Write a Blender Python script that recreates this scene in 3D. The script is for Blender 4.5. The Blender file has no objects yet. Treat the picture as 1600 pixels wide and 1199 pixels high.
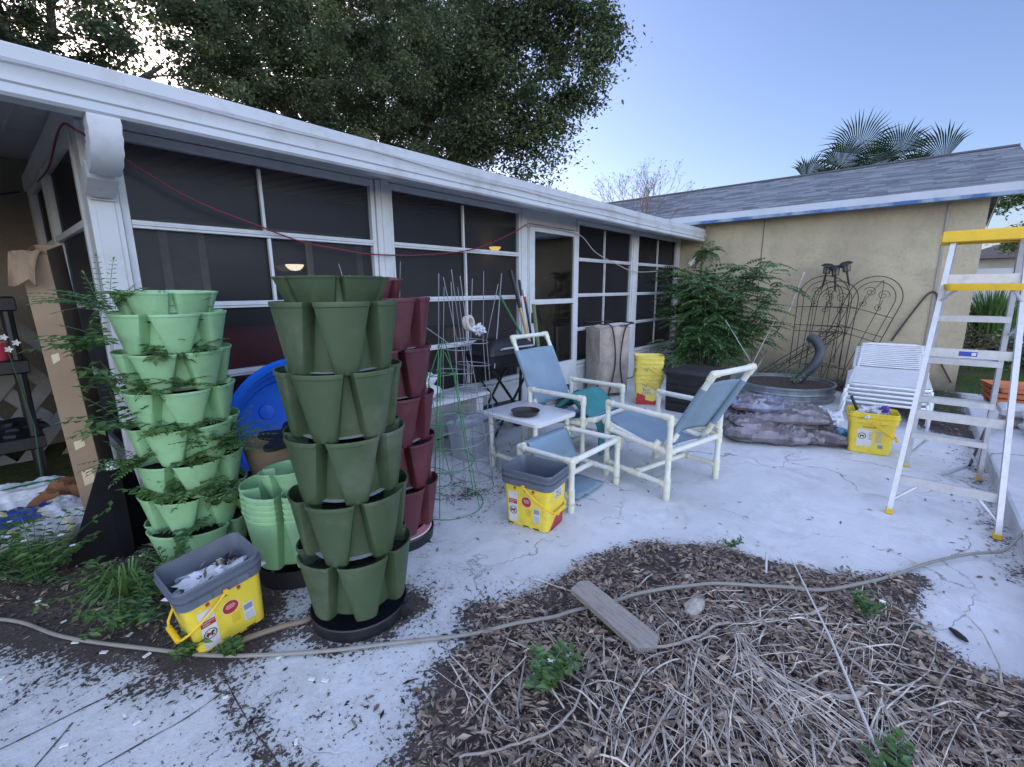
import bpy, math, random
from mathutils import Vector, Matrix, noise
R_ = math.radians
rnd = random.Random(7)
scene = bpy.context.scene
COL = scene.collection
# ------------------------------------------------------------------ camera
cam_d = bpy.data.cameras.new('camera'); cam = bpy.data.objects.new('camera', cam_d); COL.objects.link(cam)
cam_d.sensor_fit = 'HORIZONTAL'; cam_d.sensor_width = 36.0; cam_d.lens = 716/1600*36
cam_d.clip_start = 0.02; cam_d.clip_end = 600
rot = Matrix(((0.65235, 0.15739, -0.74140), (-0.75786, 0.12520, -0.64027), (-0.00795, 0.97957, 0.20096)))
cam.matrix_world = Matrix.Translation((0, 0, 1.40)) @ rot.to_4x4()
scene.camera = cam
# ------------------------------------------------------------------ world, sun, exposure
SUN_EL, SUN_AZ = 19.8, 13.6
SKY_FILL = 3.6
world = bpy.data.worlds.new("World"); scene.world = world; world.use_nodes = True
wn = world.node_tree; wn.nodes.clear()
sky = wn.nodes.new('ShaderNodeTexSky'); sky.sky_type = 'NISHITA'; sky.sun_disc = False
sky.sun_elevation = R_(SUN_EL); sky.sun_rotation = R_(SUN_AZ); sky.air_density = 1.0; sky.dust_density = 1.4; sky.ozone_density = 3.0
bg = wn.nodes.new('ShaderNodeBackground'); bg.inputs[1].default_value = 0.13
wo = wn.nodes.new('ShaderNodeOutputWorld')
# sky radiance: a touch more violet, plus fill light added overhead and opposite the low sun to brighten the patio
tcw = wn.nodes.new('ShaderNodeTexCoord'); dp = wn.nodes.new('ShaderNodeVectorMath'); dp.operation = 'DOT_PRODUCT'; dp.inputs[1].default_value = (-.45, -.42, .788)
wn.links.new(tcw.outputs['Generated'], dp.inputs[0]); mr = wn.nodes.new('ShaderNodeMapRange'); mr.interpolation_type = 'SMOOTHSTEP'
mr.inputs['From Min'].default_value = .0; mr.inputs['From Max'].default_value = .95; mr.inputs['To Min'].default_value = .86; mr.inputs['To Max'].default_value = SKY_FILL
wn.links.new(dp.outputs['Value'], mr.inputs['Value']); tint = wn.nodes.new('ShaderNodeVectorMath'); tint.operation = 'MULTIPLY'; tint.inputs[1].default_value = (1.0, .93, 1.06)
fill_tint = wn.nodes.new('ShaderNodeMapRange'); fill_tint.interpolation_type = 'SMOOTHSTEP'; fill_tint.data_type = 'FLOAT_VECTOR'
fill_tint.inputs[7].default_value = (.0, .0, .0); fill_tint.inputs[8].default_value = (.7, .7, .7); fill_tint.inputs[9].default_value = (1.0, .93, 1.06); fill_tint.inputs[10].default_value = (1.56, 1.10, .92)
wn.links.new(dp.outputs['Value'], fill_tint.inputs[6]); wn.links.new(fill_tint.outputs[1], tint.inputs[1])
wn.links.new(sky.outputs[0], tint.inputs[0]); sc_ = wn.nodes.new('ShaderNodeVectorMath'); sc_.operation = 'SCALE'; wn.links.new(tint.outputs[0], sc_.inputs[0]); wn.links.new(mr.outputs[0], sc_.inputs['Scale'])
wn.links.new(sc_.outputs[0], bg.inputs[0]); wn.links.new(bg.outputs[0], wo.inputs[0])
sl = bpy.data.lights.new('sun', 'SUN'); sl.energy = 2.6; sl.angle = R_(0.6); sl.color = (1.0, 0.86, 0.68)
sun = bpy.data.objects.new('sun', sl); COL.objects.link(sun)
sd = Vector((math.sin(R_(SUN_AZ))*math.cos(R_(SUN_EL)), math.cos(R_(SUN_AZ))*math.cos(R_(SUN_EL)), math.sin(R_(SUN_EL))))
sun.rotation_euler = sd.to_track_quat('Z', 'Y').to_euler(); sun.location = (0, 0, 30)
vs = scene.view_settings; vs.view_transform = 'Standard'; vs.look = 'None'; vs.gamma = 1; vs.use_curve_mapping = False
vs.exposure = 1.05
scene.render.resolution_x = 1024; scene.render.resolution_y = 767

# ------------------------------------------------------------------ materials
MATS = {}
def M(name, col, rough=.6, var=.12, scale=9, bump=0., bscale=None, metal=0., dirt=None, damt=.45, dscale=6, spec=.5, detail=4, stretch=None, transl=0.):
    if name in MATS: return MATS[name]
    m = bpy.data.materials.new(name); m.use_nodes = True; nt = m.node_tree; N = nt.nodes; L = nt.links
    b = N['Principled BSDF']; b.inputs['Roughness'].default_value = rough; b.inputs['Metallic'].default_value = metal
    b.inputs['Specular IOR Level'].default_value = spec
    g = N.new('ShaderNodeNewGeometry'); src = g.outputs['Position']
    if stretch:
        tc = N.new('ShaderNodeTexCoord'); mp = N.new('ShaderNodeMapping'); mp.inputs['Scale'].default_value = stretch
        L.new(tc.outputs['Object'], mp.inputs[0]); src = mp.outputs[0]
    n = N.new('ShaderNodeTexNoise'); n.inputs['Scale'].default_value = scale; n.inputs['Detail'].default_value = detail; L.new(src, n.inputs['Vector'])
    r = N.new('ShaderNodeValToRGB'); r.color_ramp.elements[0].position = .3; r.color_ramp.elements[1].position = .7
    r.color_ramp.elements[0].color = tuple(c*(1-var) for c in col)+(1,); r.color_ramp.elements[1].color = tuple(min(1, c*(1+var)) for c in col)+(1,)
    L.new(n.outputs[0], r.inputs[0]); out = r.outputs[0]
    if dirt:
        n2 = N.new('ShaderNodeTexNoise'); n2.inputs['Scale'].default_value = dscale; n2.inputs['Detail'].default_value = 8; n2.inputs['Roughness'].default_value = .65; L.new(src, n2.inputs['Vector'])
        r2 = N.new('ShaderNodeValToRGB'); r2.color_ramp.elements[0].position = .5; r2.color_ramp.elements[1].position = .72
        r2.color_ramp.elements[0].color = (0, 0, 0, 1); r2.color_ramp.elements[1].color = (damt, damt, damt, 1); L.new(n2.outputs[0], r2.inputs[0])
        mx = N.new('ShaderNodeMixRGB'); mx.inputs[2].default_value = tuple(dirt)+(1,); L.new(r2.outputs[0], mx.inputs[0]); L.new(out, mx.inputs[1]); out = mx.outputs[0]
    L.new(out, b.inputs['Base Color'])
    if bump:
        n3 = N.new('ShaderNodeTexNoise'); n3.inputs['Scale'].default_value = bscale or scale*4; n3.inputs['Detail'].default_value = 5; L.new(src, n3.inputs['Vector'])
        bp = N.new('ShaderNodeBump'); bp.inputs['Strength'].default_value = bump; bp.inputs['Distance'].default_value = .02; L.new(n3.outputs[0], bp.inputs['Height']); L.new(bp.outputs[0], b.inputs['Normal'])
    if transl:
        t = N.new('ShaderNodeBsdfTranslucent'); L.new(out, t.inputs[0]); ms = N.new('ShaderNodeMixShader'); ms.inputs[0].default_value = transl
        L.new(b.outputs[0], ms.inputs[1]); L.new(t.outputs[0], ms.inputs[2]); L.new(ms.outputs[0], N['Material Output'].inputs[0])
    MATS[name] = m; return m
def ramp(N, L, src, p0, p1, c0=(0, 0, 0, 1), c1=(1, 1, 1, 1)):
    r = N.new('ShaderNodeValToRGB'); r.color_ramp.elements[0].position = p0; r.color_ramp.elements[1].position = p1
    r.color_ramp.elements[0].color = c0; r.color_ramp.elements[1].color = c1; L.new(src, r.inputs[0]); return r.outputs[0]
def mixc(N, L, f, a, b, mode='MIX'):
    mx = N.new('ShaderNodeMixRGB'); mx.blend_type = mode
    for i, v in ((0, f), (1, a), (2, b)):
        if isinstance(v, (tuple, list)): mx.inputs[i].default_value = tuple(v)+((1,) if len(v) == 3 else ())
        elif isinstance(v, (int, float)): mx.inputs[i].default_value = v
        else: L.new(v, mx.inputs[i])
    return mx.outputs[0]
def newmat(name, rough=.7, spec=.4):
    m = bpy.data.materials.new(name); m.use_nodes = True; nt = m.node_tree; b = nt.nodes['Principled BSDF']
    b.inputs['Roughness'].default_value = rough; b.inputs['Specular IOR Level'].default_value = spec; MATS[name] = m
    return m, nt.nodes, nt.links, b
def noisen(N, L, src, scale, detail=6, rough=.6, dist=0):
    n = N.new('ShaderNodeTexNoise'); n.inputs['Scale'].default_value = scale; n.inputs['Detail'].default_value = detail
    n.inputs['Roughness'].default_value = rough; n.inputs['Distortion'].default_value = dist; L.new(src, n.inputs['Vector']); return n.outputs[0]
def mathn(N, L, op, a, b=None):
    n = N.new('ShaderNodeMath'); n.operation = op
    for i, v in ((0, a), (1, b)):
        if v is None: continue
        if isinstance(v, (int, float)): n.inputs[i].default_value = v
        else: L.new(v, n.inputs[i])
    return n.outputs[0]

WHITE = M('white_paint', (.54, .555, .57), .45, .05, 3, dirt=(.28, .26, .22), damt=.35, dscale=5)
FRAME = M('white_aluminium', (.53, .55, .575), .4, .05, 4, dirt=(.3, .29, .27), damt=.4, dscale=9)
ROOFW = M('white_roof_metal', (.50, .52, .55), .35, .05, 2, dirt=(.27, .25, .22), damt=.55, dscale=4)
SOFFIT = M('soffit_paint', (.42, .42, .42), .7, .08, 3, dirt=(.2, .19, .17), damt=.5)
TANW = M('tan_house_paint', (.20, .175, .14), .85, .08, 3, bump=.4, bscale=60)
INTW = M('porch_interior_paint', (.34, .32, .31), .85, .08, 2)
INTF = M('porch_floor', (.16, .12, .10), .8, .1, 5)
PVC = M('cream_pvc', (.70, .70, .63), .32, .06, 6, dirt=(.42, .36, .2), damt=.3, dscale=14)
PVCF = M('cream_pvc_fitting', (.66, .65, .53), .32, .05, 8, dirt=(.45, .4, .2), damt=.35, dscale=18)
SLING = M('blue_sling_fabric', (.26, .36, .45), .85, .10, 5, bump=.15, bscale=260, dirt=(.32, .4, .46), damt=.5, dscale=7, transl=.25)
TEAL = M('teal_cushion', (.04, .20, .20), .8, .15, 6, bump=.2, bscale=30)
DGREEN = M('dark_green_plastic', (.050, .078, .034), .5, .14, 4, dirt=(.13, .145, .11), damt=.75, dscale=3.5, bump=.08, bscale=150)
LGREEN = M('mint_green_plastic', (.27, .49, .25), .5, .10, 4, dirt=(.20, .30, .2), damt=.6, dscale=9, bump=.06, bscale=150)
MAROON = M('maroon_plastic', (.09, .020, .030), .5, .12, 5, dirt=(.17, .05, .05), damt=.5, dscale=7, bump=.08, bscale=150)
SOIL = M('potting_soil', (.02, .014, .012), .95, .5, 60, bump=1., bscale=90)
BLACKP = M('black_plastic', (.012, .013, .016), .45, .2, 8, dirt=(.03, .028, .026), damt=.4, dscale=10)
CHARC = M('charcoal_resin', (.016, .015, .017), .55, .15, 12, bump=.1, bscale=80, dirt=(.05, .045, .04), damt=.3)
YEL = M('yellow_plastic', (.78, .60, .055), .38, .05, 6, dirt=(.38, .3, .08), damt=.45, dscale=16)
YEL2 = M('yellow_pail_pale', (.72, .60, .12), .4, .06, 6, dirt=(.4, .33, .12), damt=.4, dscale=14)
YELL = M('yellow_ladder_plastic', (.80, .50, .02), .4, .05, 8, dirt=(.4, .3, .1), damt=.4, dscale=20)
GREYP = M('grey_blue_plastic', (.12, .135, .17), .45, .08, 8, dirt=(.2, .2, .2), damt=.3, dscale=16)
REDP = M('red_print', (.42, .03, .03), .45, .1, 12)
LABW = M('white_label_print', (.62, .62, .60), .5, .05, 20, dirt=(.4, .36, .25), damt=.4, dscale=25)
PALEY = M('pale_yellow_print', (.62, .56, .25), .5, .05, 20)
DRK = M('black_print', (.02, .02, .02), .6, .1, 20)
BLUEPR = M('blue_print', (.03, .06, .35), .5, .1, 20)
ALU = M('brushed_aluminium', (.58, .58, .59), .45, .06, 30, metal=.45, dirt=(.4, .38, .36), damt=.4, dscale=20)
GALV = M('galvanised_steel', (.30, .33, .35), .4, .3, 6, metal=.6, dirt=(.14, .12, .1), damt=.5, dscale=8)
WIREG = M('green_wire', (.04, .21, .06), .5, .1, 10)
WIREM = M('grey_wire', (.28, .29, .32), .45, .1, 10, metal=.4)
WIREB = M('rusty_black_iron', (.02, .016, .014), .7, .3, 20, dirt=(.10, .04, .02), damt=.6, dscale=30)
BLUEP = M('blue_pool_plastic', (.008, .14, .72), .3, .1, 3, dirt=(.02, .2, .5), damt=.3)
CARD = M('cardboard', (.27, .19, .12), .9, .1, 8, dirt=(.24, .16, .1), damt=.4, dscale=5, bump=.1, bscale=40)
CARDD = M('cardboard_dark', (.10, .07, .05), .9, .2, 6)
WHITEV = M('white_vinyl_strap', (.72, .74, .76), .4, .05, 8, dirt=(.4, .4, .38), damt=.3, dscale=12)
BURLAP = M('tan_woven_bag', (.36, .31, .27), .9, .15, 8, bump=.6, bscale=25, dirt=(.16, .13, .1), damt=.5)
TERRA = M('terracotta', (.46, .15, .06), .8, .12, 12)
WOOD = M('weathered_wood', (.34, .30, .26), .85, .3, 6, bump=.6, bscale=12, stretch=(2, 22, 22), dirt=(.14, .10, .07), damt=.6)
TWOOD = M('tool_handle_wood', (.46, .30, .12), .55, .15, 12)
GREENT = M('green_tool_coating', (.03, .10, .045), .5, .1, 10)
HOSE = M('grey_garden_hose', (.26, .24, .21), .6, .12, 12, dirt=(.12, .1, .08), damt=.6, dscale=12)
HOSE2 = M('brown_garden_hose', (.20, .15, .11), .6, .12, 12, dirt=(.1, .08, .06), damt=.5, dscale=12)
REDC = M('red_cord', (.17, .02, .035), .6, .1, 12)
GREYC = M('pale_cord', (.4, .38, .36), .6, .1, 12)
STONE = M('pale_stone', (.42, .38, .32), .9, .2, 25, bump=.5)
PLASTW = M('white_plastic_film', (.62, .64, .68), .35, .08, 10, bump=.5, bscale=18, dirt=(.3, .26, .22), damt=.4, dscale=10)
BARK = M('oak_bark', (.09, .075, .06), .95, .3, 8, bump=1, bscale=20)
STICK = M('dry_stick', (.36, .31, .27), .85, .25, 12, dirt=(.14, .1, .08), damt=.5)
STRAW = M('dry_straw', (.52, .47, .40), .85, .45, 22)
L1 = M('dead_leaf_brown', (.17, .112, .078), .8, .45, 16)
L2 = M('dead_leaf_tan', (.38, .29, .21), .8, .35, 16)
L3 = M('dead_leaf_grey', (.25, .205, .17), .8, .35, 16)
G1 = M('leaf_green_mid', (.10, .19, .055), .55, .35, 9, transl=.25)
G2 = M('leaf_green_dark', (.072, .145, .052), .55, .35, 9, transl=.2)
G3 = M('leaf_green_light', (.11, .20, .05), .55, .25, 9, transl=.3)
OK1 = M('oak_leaf_dark', (.055, .082, .044), .6, .45, .8, transl=.22)
OK2 = M('oak_leaf_mid', (.105, .145, .068), .6, .35, .8, transl=.28)
OK3 = M('oak_leaf_light', (.19, .24, .105), .6, .3, .8, transl=.35)
PALM = M('palm_frond_green', (.016, .030, .010), .95, .4, 3, spec=.15, transl=.1)
PETAL = M('white_petal', (.75, .75, .70), .6, .03, 10)
BAGA = M('soil_bag_film', (.115, .098, .11), .38, .5, 7, bump=.8, bscale=14, dirt=(.05, .03, .045), damt=.9, dscale=5, detail=8)
BAGB = M('soil_bag_ridge_highlight', (.20, .185, .215), .36, .3, 6, bump=.8, bscale=14, dirt=(.07, .05, .05), damt=.9, dscale=7, detail=8)  # pale tone standing in for light on the fold ridges
BAGBLUE = M('soil_bag_blue_film', (.16, .17, .27), .35, .35, 8, bump=.5, bscale=14, dirt=(.4, .4, .45), damt=.9, dscale=6)
INTRED = M('red_upholstery', (.30, .03, .035), .8, .2, 5)

def emis(name, col, s):
    m, N, L, b = newmat(name); b.inputs['Base Color'].default_value = col+(1,); b.inputs['Emission Color'].default_value = col+(1,); b.inputs['Emission Strength'].default_value = s; return m
LAMPW = emis('lit_lamp_white', (1., .85, .62), 1.1)
LAMPY = emis('lit_lamp_yellow', (1., .66, .16), .9)

def screen_mat():
    m, N, L, b = newmat('dark_insect_screen', .9, .1)
    tr = N.new('ShaderNodeBsdfTransparent'); tr.inputs[0].default_value = (.75, .77, .82, 1)
    df = N.new('ShaderNodeBsdfDiffuse'); g = N.new('ShaderNodeNewGeometry')
    c = ramp(N, L, noisen(N, L, g.outputs['Position'], 3, 6), .3, .7, (.012, .0125, .016, 1), (.022, .023, .028, 1)); L.new(c, df.inputs[0])
    gl = N.new('ShaderNodeBsdfGlossy'); gl.inputs['Roughness'].default_value = .35; gl.inputs[0].default_value = (.8, .85, .9, 1)
    ms = N.new('ShaderNodeMixShader'); ms.inputs[0].default_value = .46; L.new(tr.outputs[0], ms.inputs[1]); L.new(df.outputs[0], ms.inputs[2])
    m2 = N.new('ShaderNodeMixShader'); m2.inputs[0].default_value = .022; L.new(ms.outputs[0], m2.inputs[1]); L.new(gl.outputs[0], m2.inputs[2])
    L.new(m2.outputs[0], N['Material Output'].inputs[0]); return m
SCREEN = screen_mat()
def door_glass():
    m, N, L, b = newmat('tinted_door_glass', .05)
    tr = N.new('ShaderNodeBsdfTransparent'); tr.inputs[0].default_value = (.17, .18, .20, 1)
    gl = N.new('ShaderNodeBsdfGlossy'); gl.inputs['Roughness'].default_value = .04
    ms = N.new('ShaderNodeMixShader'); ms.inputs[0].default_value = .11; L.new(tr.outputs[0], ms.inputs[1]); L.new(gl.outputs[0], ms.inputs[2])
    L.new(ms.outputs[0], N['Material Output'].inputs[0]); return m
DGLASS = door_glass()

def concrete_mat(name, base, dark, use_attr=True):
    m, N, L, b = newmat(name, .8, .25)
    g = N.new('ShaderNodeNewGeometry'); P = g.outputs['Position']
    big = noisen(N, L, P, 1.6, 6, .6); mid = noisen(N, L, P, 9, 8, .7)
    c = mixc(N, L, ramp(N, L, big, .35, .65), tuple(x*.80 for x in base), base); c = mixc(N, L, ramp(N, L, noisen(N, L, P, 140, 3, .8), .5, .72, c1=(.55, .55, .55, 1)), c, tuple(x*.62 for x in base))
    c = mixc(N, L, ramp(N, L, mid, .45, .8, c1=(.4, .4, .4, 1)), c, tuple(x*.66 for x in base))
    c = mixc(N, L, ramp(N, L, noisen(N, L, P, 3.2, 9, .75, .8), .50, .70, c1=(.55, .55, .55, 1)), c, tuple(x*.55 for x in (base[0], base[1]*.98, base[2]*.95)))
    # cracks
    nz = N.new('ShaderNodeTexNoise'); nz.inputs['Scale'].default_value = 2.2; nz.inputs['Detail'].default_value = 8; L.new(P, nz.inputs['Vector'])
    av = N.new('ShaderNodeVectorMath'); av.operation = 'MULTIPLY_ADD'; av.inputs[1].default_value = (.8, .8, 0); L.new(nz.outputs['Color'], av.inputs[0]); L.new(P, av.inputs[2])
    vo = N.new('ShaderNodeTexVoronoi'); vo.feature = 'DISTANCE_TO_EDGE'; vo.inputs['Scale'].default_value = .95; L.new(av.outputs[0], vo.inputs['Vector'])
    ck = ramp(N, L, vo.outputs['Distance'], .0015, .0045, (1, 1, 1, 1), (0, 0, 0, 1))
    brk = ramp(N, L, noisen(N, L, P, 1.3, 2), .44, .54)
    ck = mathn(N, L, 'MULTIPLY', ck, brk)
    c = mixc(N, L, mathn(N, L, 'MULTIPLY', ck, .75), c, dark)
    # specks of soil, denser where the sweep of soil lies
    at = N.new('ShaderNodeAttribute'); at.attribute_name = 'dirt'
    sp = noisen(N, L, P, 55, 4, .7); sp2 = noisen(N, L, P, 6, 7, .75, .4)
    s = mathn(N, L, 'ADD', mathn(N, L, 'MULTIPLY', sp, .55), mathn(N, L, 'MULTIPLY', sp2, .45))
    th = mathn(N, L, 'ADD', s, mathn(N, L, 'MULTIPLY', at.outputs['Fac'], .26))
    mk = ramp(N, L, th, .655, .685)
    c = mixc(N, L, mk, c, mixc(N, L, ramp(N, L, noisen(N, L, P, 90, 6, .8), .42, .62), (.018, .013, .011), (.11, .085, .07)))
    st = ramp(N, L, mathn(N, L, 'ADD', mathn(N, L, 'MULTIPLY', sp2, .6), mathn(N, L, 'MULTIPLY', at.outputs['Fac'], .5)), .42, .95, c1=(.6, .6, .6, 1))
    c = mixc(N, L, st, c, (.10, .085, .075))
    L.new(c, b.inputs['Base Color'])
    bp = N.new('ShaderNodeBump'); bp.inputs['Strength'].default_value = .35; bp.inputs['Distance'].default_value = .01
    L.new(mathn(N, L, 'SUBTRACT', mathn(N, L, 'ADD', noisen(N, L, P, 40, 6), mathn(N, L, 'MULTIPLY', mk, .3)), ck), bp.inputs['Height']); L.new(bp.outputs[0], b.inputs['Normal'])
    return m
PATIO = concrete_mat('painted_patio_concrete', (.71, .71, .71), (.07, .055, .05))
SLABM = concrete_mat('raised_slab_concrete', (.68, .69, .71), (.1, .08, .07))
def ground_mat():
    m, N, L, b = newmat('soil_and_thin_grass', .95, .1); g = N.new('ShaderNodeNewGeometry'); P = g.outputs['Position']
    c = mixc(N, L, ramp(N, L, noisen(N, L, P, 14, 8, .7), .35, .7), (.035, .026, .02), (.10, .08, .065))
    c = mixc(N, L, ramp(N, L, noisen(N, L, P, 1.2, 6), .45, .6), c, mixc(N, L, ramp(N, L, noisen(N, L, P, 30, 6), .3, .7), (.035, .06, .02), (.09, .12, .04)))
    L.new(c, b.inputs['Base Color']); bp = N.new('ShaderNodeBump'); bp.inputs['Strength'].default_value = .8; bp.inputs['Distance'].default_value = .03
    L.new(noisen(N, L, P, 25, 6), bp.inputs['Height']); L.new(bp.outputs[0], b.inputs['Normal']); return m
GROUND = ground_mat()
def stucco_mat():
    m, N, L, b = newmat('yellow_tan_stucco', .9, .15); g = N.new('ShaderNodeNewGeometry'); P = g.outputs['Position']
    c = mixc(N, L, ramp(N, L, noisen(N, L, P, 1.0, 6, .6), .3, .7), (.36, .305, .21), (.52, .45, .31))
    c = mixc(N, L, ramp(N, L, noisen(N, L, P, 3.5, 10, .78), .45, .72, c1=(.5, .5, .5, 1)), c, (.25, .23, .185)); c = mixc(N, L, ramp(N, L, noisen(N, L, P, 28, 6, .8), .5, .7, c1=(.25, .25, .25, 1)), c, (.22, .19, .13))
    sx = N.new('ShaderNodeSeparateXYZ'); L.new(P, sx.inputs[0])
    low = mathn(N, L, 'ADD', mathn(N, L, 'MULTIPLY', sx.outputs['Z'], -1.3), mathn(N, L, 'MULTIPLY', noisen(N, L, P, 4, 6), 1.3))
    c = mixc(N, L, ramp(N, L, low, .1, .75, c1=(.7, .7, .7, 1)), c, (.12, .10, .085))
    L.new(c, b.inputs['Base Color']); bp = N.new('ShaderNodeBump'); bp.inputs['Strength'].default_value = .7; bp.inputs['Distance'].default_value = .012
    L.new(noisen(N, L, P, 22, 8, .65, .6), bp.inputs['Height']); L.new(bp.outputs[0], b.inputs['Normal']); return m
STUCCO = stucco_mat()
def shingle_mat():
    m, N, L, b = newmat('grey_shingles', .9, .15); tc = N.new('ShaderNodeTexCoord'); mp = N.new('ShaderNodeMapping'); L.new(tc.outputs['UV'], mp.inputs[0])
    sx = N.new('ShaderNodeSeparateXYZ'); L.new(mp.outputs[0], sx.inputs[0]); g = N.new('ShaderNodeNewGeometry')
    rw = mathn(N, L, 'DIVIDE', sx.outputs['Y'], .105); row = mathn(N, L, 'FLOOR', rw); wr_ = N.new('ShaderNodeTexWhiteNoise'); wr_.noise_dimensions = '1D'; L.new(row, wr_.inputs['W'])
    uu = mathn(N, L, 'ADD', mathn(N, L, 'DIVIDE', sx.outputs['X'], .24), mathn(N, L, 'MULTIPLY', wr_.outputs[0], 7)); cell = mathn(N, L, 'FLOOR', uu)
    cb = N.new('ShaderNodeCombineXYZ'); L.new(cell, cb.inputs[0]); L.new(row, cb.inputs[1]); wc = N.new('ShaderNodeTexWhiteNoise'); wc.noise_dimensions = '2D'; L.new(cb.outputs[0], wc.inputs['Vector'])
    c = ramp(N, L, wc.outputs[0], .1, .9, (.085, .095, .11, 1), (.25, .26, .29, 1))
    fr = mathn(N, L, 'FRACT', rw); edge = ramp(N, L, fr, .0, .22, (.35, .35, .35, 1), (1, 1, 1, 1)); c = mixc(N, L, 1., c, edge, 'MULTIPLY')
    c = mixc(N, L, .3, c, ramp(N, L, noisen(N, L, g.outputs['Position'], 60, 4), .3, .7, (.08, .09, .10, 1), (.28, .30, .33, 1)))
    L.new(c, b.inputs['Base Color']); bp = N.new('ShaderNodeBump'); bp.inputs['Strength'].default_value = .8; bp.inputs['Distance'].default_value = .03
    L.new(fr, bp.inputs['Height']); L.new(bp.outputs[0], b.inputs['Normal']); return m
SHING = shingle_mat()
def fascia_mat():
    m, N, L, b = newmat('fascia_blue_primer', .6); g = N.new('ShaderNodeNewGeometry'); P = g.outputs['Position']
    sx = N.new('ShaderNodeSeparateXYZ'); L.new(P, sx.inputs[0])
    mk = ramp(N, L, noisen(N, L, P, 2.6, 6, .6), .44, .60)
    L.new(mixc(N, L, mk, (.05, .13, .31), (.28, .35, .44)), b.inputs['Base Color']); return m
FBLUE = fascia_mat()

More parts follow.
